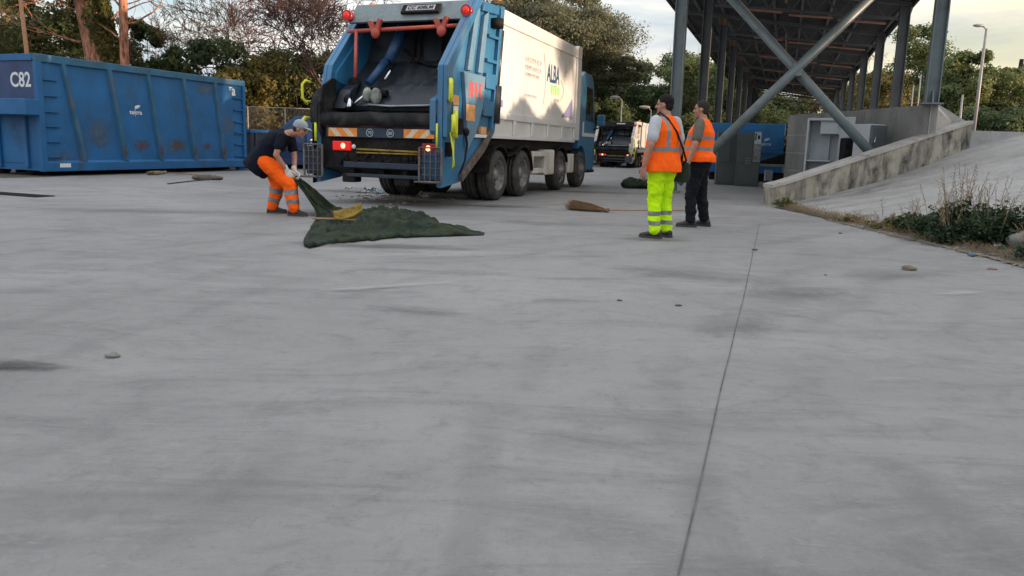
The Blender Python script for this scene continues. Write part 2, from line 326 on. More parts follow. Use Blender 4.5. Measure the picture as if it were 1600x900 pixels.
LEAF_OL = leafmat('olive_green_leaves', (.06, .072, .028), (.145, .15, .055), (.30, .25, .085))
LEAF_DK = leafmat('dark_green_leaves', (.042, .066, .032), (.10, .14, .06), (.20, .22, .09))
LEAF_MD = leafmat('mid_green_leaves', (.06, .09, .036), (.14, .175, .065), (.27, .27, .10))
LEAF_YL = leafmat('yellowing_leaves', (.07, .072, .022), (.18, .155, .045), (.34, .24, .07))
LEAF_PN = leafmat('pine_needles', (.072, .082, .046), (.16, .168, .10), (.26, .24, .15))
LEAF_IV = leafmat('ivy_leaves', (.03, .045, .012), (.075, .085, .022), (.16, .14, .04))
LEAF_WD = leafmat('weed_leaves', (.014, .03, .014), (.03, .058, .022), (.075, .10, .04), 3)
def stain_mat(name, col, k=.8, edge=1.0):
    m = bpy.data.materials.new(name); t, p = nodes(m); N = t.nodes.new; K = t.links.new
    tc = N('ShaderNodeTexCoord'); g = N('ShaderNodeTexGradient'); g.gradient_type = 'SPHERICAL'; K(tc.outputs['Object'], g.inputs['Vector'])
    n = N('ShaderNodeTexNoise'); n.inputs['Scale'].default_value = 2.2; n.inputs['Detail'].default_value = 8; n.inputs['Roughness'].default_value = .7; K(tc.outputs['Object'], n.inputs['Vector'])
    a = N('ShaderNodeMath'); a.operation = 'MULTIPLY_ADD'; a.inputs[1].default_value = 2.6; a.inputs[2].default_value = -1.45; K(n.outputs['Fac'], a.inputs[0])
    b = N('ShaderNodeMath'); b.operation = 'ADD'; b.use_clamp = True; K(a.outputs[0], b.inputs[0]); K(g.outputs['Fac'], b.inputs[1])
    c = N('ShaderNodeMath'); c.operation = 'MULTIPLY'; K(b.outputs[0], c.inputs[0]); r = N('ShaderNodeMapRange'); r.inputs['From Max'].default_value = .5; K(g.outputs['Fac'], r.inputs['Value']); K(r.outputs[0], c.inputs[1])
    d = N('ShaderNodeMath'); d.operation = 'MULTIPLY'; d.inputs[1].default_value = k; K(c.outputs[0], d.inputs[0]); K(d.outputs[0], p.inputs['Alpha']); p.inputs['Base Color'].default_value = (*col, 1); p.inputs['Roughness'].default_value = .85
    return m
ASPHS = stain_mat('asphalt_spill', (.05, .05, .05), .95); RUSTS = stain_mat('rust_stain', (.12, .06, .03), .75); GREYS = stain_mat('scuff_stain', (.09, .13, .16), .7); OILS = stain_mat('dirt_stain', (.09, .078, .07), .6); OILF = stain_mat('faint_dirt_stain', (.14, .138, .14), .38); DIRTS = stain_mat('pale_dust_stain', (.42, .42, .41), .4)
DRYG = mat('dry_grass', (.26, .19, .11), .9, 0, .3, 12)

# ============================================================ the setting
m = MB(); m.add([(-400, -60, 0), (400, -60, 0), (400, 700, 0), (-400, 700, 0)], [(0, 1, 2, 3)])
tag(m.build('ground', GROUND), kind='structure')
def rampz(X): 
    t = max(0, X-5.4); t = .127*t+.0203*t*t
    if t > 1.62: t = 1.62+.14*(1-math.exp(-(t-1.62)/.14))
    return t
S0 = Vector((5.37, 14.94)); E0 = Vector((11.0, 17.6)); W2 = Vector((9.59, 17.02)); W1 = Vector((8.73, 23.42))
m = MB(); rows = []
ys = [-12, -8, -4, 0, 3, 5, 6, 7, 8, 9, 10, 11, 12, 13, 14, 14.94, 15.6, 16.3, 17, 17.6, 17.61, 19, 21, 23.42, 30, 45, 70, 130]
for Y in ys:
    if Y <= 14.94: xl = 5.4
    elif Y <= 17.6: xl = S0.x+(Y-S0.y)*(E0.x-S0.x)/(E0.y-S0.y)
    elif Y <= 23.42: xl = W2.x+.05+(Y-W2.y)*(W1.x-W2.x)/(W1.y-W2.y)
    else: xl = W1.x+(Y-W1.y)*Ax/Ay
    row = []
    for k in range(30):
        t = (k/29)**1.6; X = xl+t*(110-xl); z = rampz(X) if Y <= 17.6 else 1.76
        wob = .015*noise.noise(Vector((X*.6, Y*.6, 3))) if 5.6 < X < 11.3 else 0
        row.append((X, Y, max(0.004, z+wob)))
    rows.append(row)
n = 30
m.add([p for r in rows for p in r], [(i*n+k, i*n+k+1, (i+1)*n+k+1, (i+1)*n+k) for i in range(len(rows)-1) for k in range(n-1)], 0, True)
# the platform's yard-side face behind the concrete wall
tag(m.build('ramp', RAMPM), kind='structure')
m = MB(); q = [(W1.x, W1.y), (W1.x+(130-W1.y)*Ax/Ay, 130)]
m.add([(q[0][0], q[0][1], 0), (q[1][0], q[1][1], 0), (q[1][0], q[1][1], 1.78), (q[0][0], q[0][1], 1.78)], [(0, 1, 2, 3)])
tag(m.build('platform_edge', CONCB), kind='structure')
# soil strip behind the containers, verge along the ramp foot, asphalt corner, joints
rnd = random.Random(4)
def blotch(name, pts, mat_, z, sub=6, amp=.15, kind='structure'):
    out = []
    for i in range(len(pts)):
        a, b = Vector(pts[i][:2]), Vector(pts[(i+1) % len(pts)][:2]); k = max(1, int((b-a).length/.25)) if (b-a).length < 40 else sub
        for j in range(k):
            p = a.lerp(b, j/k); nn = noise.noise(Vector((p.x*1.7, p.y*1.7, 9)))*amp
            d = (b-a).normalized(); out.append((p.x-d.y*nn, p.y+d.x*nn, z))
    mm = MB(); mm.add(out, [list(range(len(out)))]); return tag(mm.build(name, mat_), kind=kind)
P = [AB(9, -17.15), AB(21, -16.95), AB(25, -15), AB(27, -9), AB(40, -11), AB(90, -13), AB(90, -70), AB(9, -70)]
blotch('soil', P, SOIL, .004, amp=.25)
blotch('verge', [(5.32, 14.5), (5.6, 14.9), (5.55, 12), (5.75, 10), (6.0, 8), (6.3, 5), (5.35, 5), (5.3, 7.5), (5.33, 9.5), (5.35, 12)], SOIL, .03, amp=.12)
for o_ in [bpy.data.objects['verge']]:
    for v in o_.data.vertices: v.co.z = max(0.005, rampz(v.co.x)+.012)
def joint(pts, wd):
    mm = MB(); L_ = []
    for i, p in enumerate(pts):
        d = (pts[min(i+1, len(pts)-1)]-pts[max(0, i-1)]).normalized(); nn = Vector((-d.y, d.x, 0))*wd
        j = noise.noise(Vector((p.x*.8, p.y*.8, 1)))*.012
        L_ += [p+nn+Vector((j, 0, .004)), p-nn+Vector((j, 0, .004))]
    mm.add(L_, [(2*i, 2*i+1, 2*i+3, 2*i+2) for i in range(len(pts)-1)]); return tag(mm.build('pavement_joint', JOINTM), kind='structure')
def gstain(x, y, w, h, mt, rz_=0):
    c = px_ground(x, y); m = MB(); m.add([(-1, -1, 0), (1, -1, 0), (1, 1, 0), (-1, 1, 0)], [(0, 1, 2, 3)]); gstain.k += 1; o = m.build('ground_stain', mt); o.location = (c.x, c.y, .004+.0006*gstain.k); o.scale = (w, h, 1); o.rotation_euler = (0, 0, rz_); tag(o, kind='structure')
gstain.k = 0
for a_ in ((0, 572, .42, .13, ASPHS), (700, 300, 2.6, 1.5, OILS), (640, 315, 1.6, .7, OILS, .2), (760, 322, 1.4, .5, OILS), (560, 300, 1.5, .8, OILS), (640, 485, .5, .16, OILF, -.2), (1240, 460, .7, .5, OILF, .4), (1150, 510, .6, .4, OILF, 1), (880, 350, 1.6, .5, OILF, .1), (1080, 430, 1.2, .5, OILF, -.3), (1020, 375, .6, .25, OILS), (585, 385, 1.5, .3, OILS), (900, 300, 2.5, .6, OILS), (230, 330, 2.5, .5, OILF, .1), (1500, 460, .4, .1, DIRTS, .4), (700, 400, 1.2, .3, DIRTS, .3), (600, 450, .8, .1, DIRTS, .5), (1390, 430, .9, .4, OILF, .4)): gstain(*a_)
c0_ = (S0+E0)/2+Vector((.25, -.5)); m = MB(); dd_ = (E0-S0).normalized(); hx, hy = 3.6, .75
for i in range(25):
    for j in range(9):
        u, v = i/12-1, j/4-1; q = c0_+dd_*(u*hx)+Vector((-dd_.y, dd_.x))*(v*hy); m.v.append((u, v, max(0, rampz(q.x))+.02))
for i in range(24):
    for j in range(8): k = i*9+j; m.f.append([k, k+1, k+10, k+9]); m.m.append(0); m.sm.append(True)
o = m.build('ramp_stain', OILS); o.location = (c0_.x, c0_.y, 0); o.scale = (hx, hy, 1); o.rotation_euler = (0, 0, math.atan2(dd_.y, dd_.x)); tag(o, kind='structure')
a, b = px_ground(1187, 350), px_ground(1060, 900); joint([a.lerp(b, i/40) for i in range(41)], .0028)
a, b = px_ground(1000, 308), px_ground(1212, 312); joint([a.lerp(b, i/20) for i in range(21)], .012)
a, b = px_ground(1080, 300), px_ground(1215, 303); joint([a.lerp(b, i/20) for i in range(21)], .012)

# ------------------------------------------------------------ ramp parapet
root = empty('ramp_parapet', (S0.x, S0.y, 0), 0, 'long sloping concrete parapet with black weather streaks beside the ramp', 'parapet')
d = (E0-S0); Ln = d.length; d.normalize(); nrm = Vector((-d.y, d.x))       # nrm points to the far side
m = MB(); c_ = MB(); NS = 40; TH = .26
def ptop(t): return .43+(2.0-.43)*t+(.02 if t < .05 else 0)
for i in range(NS+1):
    t = i/NS; c = d*(Ln*t)
    zt = ptop(t)-.07; zb = max(0, rampz(S0.x+c.x))-.15 if t > .02 else -.02
    j = .012*noise.noise(Vector((t*22, 0, 0)))
    m.v += [(c.x-nrm.x*j, c.y-nrm.y*j, zb), (c.x-nrm.x*j, c.y-nrm.y*j, zt), (c.x+nrm.x*TH, c.y+nrm.y*TH, zt), (c.x+nrm.x*TH, c.y+nrm.y*TH, -.02)]
    o1 = -.025+.01*noise.noise(Vector((t*30, 5, 0))); o2 = TH+.02
    c_.v += [(c.x+nrm.x*o1, c.y+nrm.y*o1, zt+.002), (c.x+nrm.x*(o1+.01), c.y+nrm.y*(o1+.01), zt+.065+j), (c.x+nrm.x*o2, c.y+nrm.y*o2, zt+.07), (c.x+nrm.x*o2, c.y+nrm.y*o2, zt+.002)]
for q in (m, c_):
    for i in range(NS):
        for k in range(4): q.f.append([i*4+k, i*4+(k+1) % 4, (i+1)*4+(k+1) % 4, (i+1)*4+k]); q.m.append(0); q.sm.append(False)
    q.f += [[0, 1, 2, 3], [NS*4+3, NS*4+2, NS*4+1, NS*4]]; q.m += [0, 0]; q.sm += [False]*2
m.build('wall', CONC, root); c_.build('coping', CONCT, root)

# ------------------------------------------------------------ retaining wall behind the fridges
root = empty('retaining_wall', (W1.x, W1.y, 0), 0, 'tall plain grey concrete wall with board marks behind the dumped fridges', 'wall')
dw = (W2-W1); Lw = dw.length; dw.normalize(); nw = Vector((-dw.y, dw.x))    # nw: platform side
if nw.x < 0: nw = -nw
def WP(s, t, z): return (dw.x*s+nw.x*t, dw.y*s+nw.y*t, z)
m = MB(); segs = [0, 1.9, 4.0, 5.3, Lw]
for i in range(4):
    s0, s1 = segs[i]+.006, segs[i+1]-.006
    m.add([WP(s0, 0, 0), WP(s1, 0, 0), WP(s1, .24, 0), WP(s0, .24, 0), WP(s0, 0, 2.3), WP(s1, 0, 2.3), WP(s1, .24, 2.3), WP(s0, .24, 2.3)],
          [(0, 1, 2, 3), (4, 5, 6, 7), (0, 1, 5, 4), (1, 2, 6, 5), (2, 3, 7, 6), (3, 0, 4, 7)])
m.build('wall_panel', CONCB, root, .01)
m = MB()
for z in (.55, 1.1, 1.65): m.add([WP(.02, -.006, z), WP(1.88, -.006, z), WP(1.88, -.006, z+.022), WP(.02, -.006, z+.022), WP(.02, .002, z), WP(1.88, .002, z), WP(1.88, .002, z+.022), WP(.02, .002, z+.022)],
          [(0, 1, 2, 3), (4, 5, 6, 7), (0, 1, 5, 4), (1, 2, 6, 5), (2, 3, 7, 6), (3, 0, 4, 7)])
m.build('formwork_ridge', CONCT, root)
root2 = empty('wall_abutment', (W2.x, W2.y, 0), 0, 'triangular concrete abutment where the grey wall meets the sloping parapet', 'wall')
p0 = Vector((.02, -.02)); p1 = Vector((.55, .75)); p2 = E0-W2+Vector((.02, .28)); p3 = E0-W2+Vector((-.2, -.02))+nrm*.3
tz = (2.32, 2.42, 1.99, 1.95)
m = MB(); q = [p0, p3, p2, p1]; zz = [tz[0], tz[3], tz[2], tz[1]]
m.add([(v.x, v.y, -.1) for v in q]+[(v.x, v.y, z) for v, z in zip(q, zz)], [(3, 2, 1, 0), (4, 5, 6, 7), (0, 1, 5, 4), (1, 2, 6, 5), (2, 3, 7, 6), (3, 0, 4, 7)])
m.build('abutment_block', CONCT, root2, .012)

# ------------------------------------------------------------ canopy (steel shed on two rows of columns)
CA = empty('steel_canopy', AB(19.2, 0), YAW, 'long dark steel canopy with sloping sheet roof on two rows of columns', 'canopy')
# local frame: x along A from a=19.2, y = -b
def rz(b): return 6.2-.147*b
def hsec(m, p0, p1, w, h, mi=0):      # H section column, flanges facing +-x
    x, y, z0 = p0; z1 = p1[2]; t = .022
    m.box((x-h/2, y-w/2, z0), (x-h/2+t, y+w/2, z1), mi); m.box((x+h/2-t, y-w/2, z0), (x+h/2, y+w/2, z1), mi); m.box((x-h/2+t+.001, y-t/2, z0), (x+h/2-t-.001, y+t/2, z1), mi)
NB = 9
for i in range(-1, NB):
    x = i*6.05
    for b, z0 in ((-2.75, 0), (3.05, 1.76 if i > 0 else (2.3 if i == 0 else 0))):
        if i == -1: continue
        m = MB()
        # two flanges facing sideways (+-y) and a web
        y = -b; w, t = .30, .024; zt = rz(b)-.16
        m.box((x-w/2, y-.14, z0), (x+w/2, y-.14+t, zt)); m.box((x-w/2, y+.14-t, z0), (x+w/2, y+.14, zt)); m.box((x-t/2, y-.14+t+.001, z0), (x+t/2, y+.14-t-.001, zt))
        m.box((x-.24, y-.22, z0+.001), (x+.24, y+.22, z0+.03))
        for sx in (-1, 1):
            m.prism([(x+sx*.03, z0+.032), (x+sx*.23, z0+.032), (x+sx*.15, z0+.3), (x+sx*.03, z0+.3)], 'y', y-.012, y+.012)
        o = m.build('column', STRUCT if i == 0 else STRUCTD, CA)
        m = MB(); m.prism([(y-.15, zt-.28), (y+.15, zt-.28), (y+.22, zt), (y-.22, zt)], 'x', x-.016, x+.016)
        m.build('gusset', SUNTONE if b < 0 else STRUCTD, o)
# roof: corrugated sheet
m = MB(); n = 0; x0, x1 = -3.0, NB*6.05-4.5; bl, br = -4.75, 3.3
k = 0; x = x0; prof = []
while x < x1:
    prof += [(x, 0), (x+.10, 0), (x+.14, .05), (x+.24, .05)]; x += .28
vs = []
for (xx, dz) in prof:
    for b in (bl, br): vs.append((xx, -b, rz(b)+.12+dz))
    for b in (br, bl): vs.append((xx, -b, rz(b)+.17+dz))
fs = []
for i in range(len(prof)-1):
    for k in range(4): fs.append((i*4+k, i*4+(k+1) % 4, (i+1)*4+(k+1) % 4, (i+1)*4+k))
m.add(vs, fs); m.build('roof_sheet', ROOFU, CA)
# purlins along x
for b in (-4.6, -3.7, -2.75, -1.8, -.8, .15, 1.1, 2.05, 3.1):
    m = MB(); m.box((x0+.05, -b-.04, rz(b)-.04), (x1-.05, -b+.04, rz(b)+.10)); m.build('purlin', STRUCTD, CA)
# trusses / rafters across
for i in range(-1, NB):
    x = i*6.05+.001 if i >= 0 else -2.9
    m = MB(); y0, y1 = -bl-.1, -br+.1
    m.bar((x, 4.6, rz(-4.6)-.10), (x, -3.2, rz(3.2)-.10), .16, .10, 0)
    m.bar((x, 2.6, rz(-2.6)-.75), (x, -2.9, rz(2.9)-.55), .10, .08, 0)
    nd = 8
    for j in range(nd):
        ya = 2.6-5.5*j/nd; yb = 2.6-5.5*(j+.5)/nd; yc = 2.6-5.5*(j+1)/nd
        m.bar((x, ya, rz(-ya)-.14), (x, yb, rz(-yb)-.68+.1*j/nd), .05, .05, 0); m.bar((x, yb, rz(-yb)-.68+.1*j/nd), (x, yc, rz(-yc)-.14), .05, .05, 0)
    o = m.build('roof_truss', STRUCTD, CA)
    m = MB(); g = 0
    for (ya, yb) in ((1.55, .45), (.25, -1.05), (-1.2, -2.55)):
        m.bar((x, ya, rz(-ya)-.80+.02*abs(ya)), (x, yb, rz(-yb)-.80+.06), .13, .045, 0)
    m.build('lit_bottom_flange', SUNTONE, o)  # sunlit strip under the truss, its light painted as a warm tone
    if i in (0, 2, 4):
        mm = MB(); mm.bar((x+.2, .35, rz(-.3)-.45), (x+5.8, .35, rz(-.3)-.45), .05, .05); mm.build('tie_rod', SUNTONE, CA)
# sheet fascias hanging at the eaves
m = MB(); m.box((x0, 4.69, rz(-4.7)-.16), (x1, 4.73, rz(-4.7)+.16)); m.build('eaves_fascia', ROOFU, CA)
m = MB(); m.box((x0, -3.28, rz(3.28)-.16), (x1, -3.24, rz(3.28)+.16)); m.build('eaves_fascia', ROOFU, CA)
# crossed braces between the first two columns
m = MB(); m.tube([(-.12, 2.55, .25), (-.12, -2.15, 5.35)], .115, 14); m.build('cross_brace', STRUCT, CA)
m = MB(); m.tube([(.13, 2.1, 5.45), (.13, -2.8, .22)], .115, 14); m.build('cross_brace', STRUCT, CA)
m = MB(); m.box((-.2, -.22, 2.95), (.2, -.02, 3.25)); m.build('brace_plate', STRUCT, CA)

# ------------------------------------------------------------ containers
def leaf_logo(parent, x, z, w, side_y, mt, txt='tekra'):
    # small plant mark with a leaf above lettering on a face looking to -y
    text(txt, 'lettering', mt, parent, (x, side_y, z), (1, 0, 0), (0, 0, 1), w, w*.30, .006)
    m = MB(); pts = []
    for i in range(16):
        t = i/16*2*PI; u, v = math.cos(t)*w*.24, math.sin(t)*w*.10*(1-.35*math.cos(t)); c, s = math.cos(.35), math.sin(.35)
        pts.append((x+w*.66+u*c-v*s, side_y-.006, z+w*.52+u*s+v*c))
    m.add(pts, [list(range(16))]); m.bar((x+w*.44, side_y-.005, z-w*.14), (x+w*.44, side_y-.005, z+w*.38), .02, .004); m.bar((x+w*.44, side_y-.005, z+w*.37), (x+w*.6, side_y-.005, z+w*.46), .004, .02)
    m.build('leaf_mark', mt, parent)
def container():
    L_, W_, H_ = 7.3, 2.45, 2.98
    root = empty('skip_container', AB(12.66, -17.2), YAW, 'big blue open-top skip container with slanted ribs and the white number C82', 'container')
    # local: x along, y: 0 = visible side, + = away (to b more negative)
    m = MB()
    m.box((0.07, .07, .32), (L_-.07, .11, 2.88)); m.box((.07, W_-.11, .32), (L_-.07, W_-.07, 2.88)); m.box((L_-.11, .113, .32), (L_-.07, W_-.113, 2.88))
    m.box((.05, .12, .30), (L_-.12, W_-.12, .318)); m.build('body_panels', BLUE, root)
    m = MB(); m.prism([(0, 2.80), (.08, 2.80), (.14, 2.86), (.14, 2.98), (0, 2.98)], 'x', .0, L_)
    m.build('top_rail', BLUE_RUST, root, .008)
    m = MB(); m.box((0, W_-.14, 2.82), (L_, W_, 2.98)); m.box((L_-.14, .15, 2.82), (L_, W_-.15, 2.98)); m.box((.0, .15, 2.82), (.14, W_-.15, 2.98)); m.build('top_rail', BLUE, root, .008)
    m = MB(); m.prism([(0, .12), (.14, .12), (.14, .42), (.10, .42), (0, .34)], 'x', 0, L_)
    m.build('bottom_rail', BLUE, root, .008)
    for x0_, x1_ in ((0, .15), (L_-.13, L_)):
        m = MB(); m.box((x0_+.001, .002, .12), (x1_-.001, .13, 2.80)); m.build('corner_post', BLUE, root, .008)
    for xt, xb in ((.74, 1.20), (2.07, 2.49), (3.35, 3.72), (4.65, 5.04), (5.94, 6.28)):
        m = MB(); w = .10
        for (wa, wb, y0_, y1_) in ((.075, .075, .0, .07),):
            m.add([(xt-.09, y1_, 2.82), (xt-.05, y0_, 2.82), (xt+.05, y0_, 2.82), (xt+.09, y1_, 2.82), (xb-.09, y1_, .36), (xb-.05, y0_, .36), (xb+.05, y0_, .36), (xb+.09, y1_, .36)],
                  [(0, 1, 2, 3), (7, 6, 5, 4), (0, 1, 5, 4), (1, 2, 6, 5), (2, 3, 7, 6), (3, 0, 4, 7)])
        m.build('slanted_rib', BLUE_RUST, root, .006)
    for z in (2.37, 1.98, 1.59, 1.23, .85, .47):
        for xa, xb in ((.16, .55), (L_-.52, L_-.14)):
            m = MB(); m.box((xa, .01, z), (xb, .068, z+.035)); m.build('ladder_rung', BLUE, root)
    # near end: door panel, ledge, recess
    m = MB(); m.box((.03, .135, 1.90), (.069, W_-.14, 2.815)); m.build('end_door', NAVY, root)
    m = MB(); m.box((-.34, -.003, 1.50), (.05, W_, 1.885)); m.build('end_ledge', BLUE, root, .015)
    m = MB(); m.box((.05, .135, .14), (.10, W_-.14, 1.49)); m.build('end_panel', BLUE, root)
    for y_ in (.5, 1.5):
        m = MB(); m.box((-.02, y_, .2), (.045, y_+.12, 1.48)); m.build('end_rib', BLUE, root, .01)
    for y in (.65, 1.8):
        m = MB(); m.tube([(.25, y-.12, .13), (.25, y+.12, .13)], .125, 18); m.build('roller', BLACKM, root)
        m = MB(); m.box((.6, y-.06, .02), (L_-.2, y+.06, .30)); m.build('skid_rail', BLACKM, root)
    for y in (.1, 2.2):
        m = MB(); m.box((L_-.3, y, 0.0), (L_, y+.14, .13)); m.build('foot', BLUE, root)
    text('C82', 'lettering', TEXTW, root, (.03, .97, 2.18), (0, -1, 0), (0, 0, 1), .72, .37, .006)
    leaf_logo(root, 2.68, 1.66, .42, .068, TEXTW)
    text('a', 'lettering', TEXTW, root, (6.72, .068, 2.46), (1, 0, 0), (0, 0, 1), .17, .24, .006)
    m = MB(); m.box((6.62, .060, 2.62), (6.655, .066, 2.74)); m.box((6.59, .060, 2.70), (6.75, .066, 2.735)); m.build('arrow_mark', TEXTW, root)
    m = MB(); m.box((.45, -.004, .22), (.75, -.001, .32)); m.build('white_plate', TEXTW, root)
    def stain(x, z, w, h, mt, nm, y=.064):
        mm = MB(); mm.add([(-1, 0, -1), (1, 0, -1), (1, 0, 1), (-1, 0, 1)], [(0, 1, 2, 3)]); o = mm.build(nm, mt, root); o.location = (x, y, z); o.scale = (w, 1, h)
    stain(3.05, .80, .42, .26, RUSTS, 'rust_patch'); stain(4.35, .82, .34, .20, RUSTS, 'rust_patch'); stain(5.55, .80, .26, .18, RUSTS, 'rust_patch', .063); stain(1.75, .9, .36, .26, GREYS, 'scuff_patch')
    stain(1.65, 1.2, .5, .5, GREYS, 'scuff_patch', .061); stain(5.6, 2.6, .8, .3, GREYS, 'scuff_patch', .062); stain(6.5, 1.5, .5, .5, GREYS, 'scuff_patch', .062); stain(4.3, .8, .7, .35, GREYS, 'scuff_patch', .0655)
    for k, x in enumerate((2.49, 3.72, 5.04, 6.28)): stain(x-.05, .62, .12, .3, RUSTS, 'rust_patch', -.003)
    stain(.55, .42, .5, .3, GREYS, 'scuff_patch', .0665)
    return root
container()
# lower blue skips behind the bending man
def skip_a():
    root = empty('low_skip', AB(21.2, -18.1), YAW-.05, 'low dark blue skip just right of the C82 container, mostly hidden by the bending man', 'container')
    m = MB(); m.box((0, 0, .15), (5.2, .05, 1.35)); m.box((0, 2.3, .15), (5.2, 2.35, 1.35)); m.box((0, .051, .15), (.05, 2.299, 1.35)); m.box((5.15, .051, .15), (5.2, 2.299, 1.35)); m.box((.051, .051, .15), (5.149, 2.299, .2)); m.build('body_panels', TNAVY, root)
    m = MB(); m.box((-.03, -.05, 1.28), (5.23, .0, 1.4)); m.box((-.05, -.049, 1.28), (-.001, 2.35, 1.4)); m.build('top_rail', BLUE, root, .01)
    for i in range(6):
        m = MB(); m.box((.2+i*.9, -.04, .2), (.3+i*.9, -.001, 1.27)); m.build('rib', TNAVY, root, .008)
    m = MB(); m.box((0, -.05, .1), (5.2, .3, .2)); m.build('bottom_rail', BLACKM, root)
skip_a()
def skip_b():
    c = px_ground(400, 262); c2 = px_ground(560, 266)
    d = (c2-c); ang = math.atan2(d.y, d.x); Ls = d.length
    root = empty('raised_end_skip', c, ang, 'dark blue skip with raised sloping end and small leaf mark behind the bending man', 'container')
    m = MB()
    prof = [(0, .15), (Ls, .15), (Ls, 1.9), (Ls*.40, 1.9), (Ls*.22, 1.35), (0, 1.35)]
    m.prism(prof, 'y', 0, .05); m.prism(prof, 'y', 2.2, 2.25); m.box((0, .051, .15), (.05, 2.199, 1.35)); m.box((Ls-.05, .051, .15), (Ls, 2.199, 1.9)); m.box((.051, .051, .15), (Ls-.051, 2.199, .2)); m.build('body_panels', NAVY, root)
    m = MB()
    pp = [(0, 1.35), (Ls*.22, 1.35), (Ls*.40, 1.9), (Ls, 1.9)]
    for a_, b_ in zip(pp[:-1], pp[1:]): m.bar((a_[0], -.03, a_[1]), (b_[0], -.03, b_[1]), .07, .11)
    m.bar((0, -.03, .72), (Ls, -.03, .72), .07, .09); m.bar((0, -.04, .25), (Ls, -.04, .25), .09, .2)
    m.build('side_rail', NAVY, root, .008)
    for t in (.08, .30, .50, .70, .9):
        m = MB(); m.box((Ls*t, -.05, .35), (Ls*t+.09, -.001, 1.3)); m.build('rib', NAVY, root, .006)
    text('tekra', 'lettering', TEXTWF, root, (Ls*.50, -.052, .86), (1, 0, 0), (0, 0, 1), .36, .15, .006)
    m = MB(); pts = [(Ls*.565+math.cos(i*PI/8)*.13, -.058, 1.12+math.sin(i*PI/8)*.04+.05*math.cos(i*PI/8)) for i in range(16)]
    m.add(pts, [list(range(16))]); m.build('leaf_mark', TEXTW, root)
skip_b()
def skip_c():
    c = px_depth(1105, 240, 28); c.z = 0; root = empty('compactor_container', c, YAW-PI/2, 'bright blue closed container with rounded top behind the dark cabinets', 'container')
    m = MB(); L_ = 2.75
    prof = [(0, .35), (0, 1.25), (.03, 1.62), (.18, 1.95), (.42, 2.14), (.75, 2.2), (1.9, 2.2), (2.0, .35)]
    m.prism([(y, z) for y, z in prof], 'x', 0, L_); m.build('body_shell', BLUE, root, .01)
    m = MB(); m.box((-.02, -.05, 1.05), (L_+.02, -.001, 1.15)); m.box((-.02, -.08, .3), (L_+.02, -.001, .45)); m.build('side_rail', BLUE, root, .01)
    m = MB(); m.box((.1, .2, 0), (L_-.1, 1.8, .345)); m.build('underframe', BLACKM, root)
    leaf_logo(root, 1.85, 1.35, .45, -.002, TEXTWF)
skip_c()

# ============================================================ refuse trucks
def wheel(parent, x, yo, sgn, dual, r=.5, w=.30):
    """yo: outer face y, sgn = +1 when the outer face looks to +y"""
    o = empty('wheel', (x, yo, r), 0); o.parent = parent
    offs = (0, w+.05) if dual else (0,)
    for k, of in enumerate(offs):
        m = MB(); c = (0, -sgn*of, 0)
        prof = [(0-.03, .29), (0, .31), (.015, .36), (.005, .43), (-.02, r-.025), (-.05, r), (-.10, r), (-.105, r-.014), (-.12, r-.014), (-.125, r), (-.175, r), (-.18, r-.014), (-.195, r-.014), (-.2, r), (-w+.05, r), (-w+.02, r-.025), (-w, .42), (-w+.01, .34), (-w+.04, .29)]
        m.lathe([(t, q) for t, q in prof], c, (0, sgn, 0), 40)
        m.build('tyre', RUBBER, o)
    m = MB(); dp = .14 if dual else .03
    m.lathe([(-.02, .315), (-.005, .30), (-.02, .285), (-.05, .275), (-dp, .25), (-dp-.005, .19), (-dp+.04, .14), (-dp+.05, .12), (-dp+.09, .11), (-dp+.10, .0)], (0, 0, 0), (0, sgn, 0), 32)
    rim = m.build('rim', STEELW, o)
    m = MB()
    for i in range(10):
        a = i*PI/5; c = Vector((math.cos(a)*.165, 0, math.sin(a)*.165)); m.tube([c+Vector((0, sgn*(-dp+.01), 0)), c+Vector((0, sgn*(-dp+.05), 0))], .014, 6)
    m.build('wheel_nuts', STEELW, o)
    m = MB()
    for i in range(10):
        a = (i+.5)*PI/5; c = Vector((math.cos(a)*.222, 0, math.sin(a)*.222)); m.tube([c+Vector((0, sgn*(-dp-.01), 0)), c+Vector((0, sgn*(-dp+.006), 0))], .028, 10)
    m.build('hand_holes', BLACKM, o)
    return o

def glyphs(name, parent, x0, y, z0, w, h, n, mt, seed, th=.3):
    """a row of illegible letter-like strokes, as blurred as in the photo, on a face looking to -y"""
    rg = random.Random(seed); m = MB(); cw = w/n
    for i in range(n):
        cx = x0+i*cw; k = rg.randint(0, 3); t = cw*th
        if k != 3: m.box((cx, y-.003, z0), (cx+t, y, z0+h))
        if k in (0, 2): m.box((cx+t+.0005, y-.003, z0+h*.42), (cx+cw*.8, y, z0+h*.58))
        if k in (1, 3): m.box((cx+t+.0005, y-.003, z0+h*.84), (cx+cw*.8, y, z0+h))
        if k == 3: m.box((cx+cw*.3, y-.003, z0), (cx+cw*.3+t, y, z0+h*.83))
        if k == 0: m.box((cx+cw*.55, y-.003, z0+h*.585), (cx+cw*.8, y, z0+h))
    return m.build(name, mt, parent)
def arc(x, z, r, a0, a1, n=14): return [(x+r*math.cos(math.radians(a0+(a1-a0)*i/n)), z+r*math.sin(math.radians(a0+(a1-a0)*i/n))) for i in range(n+1)]
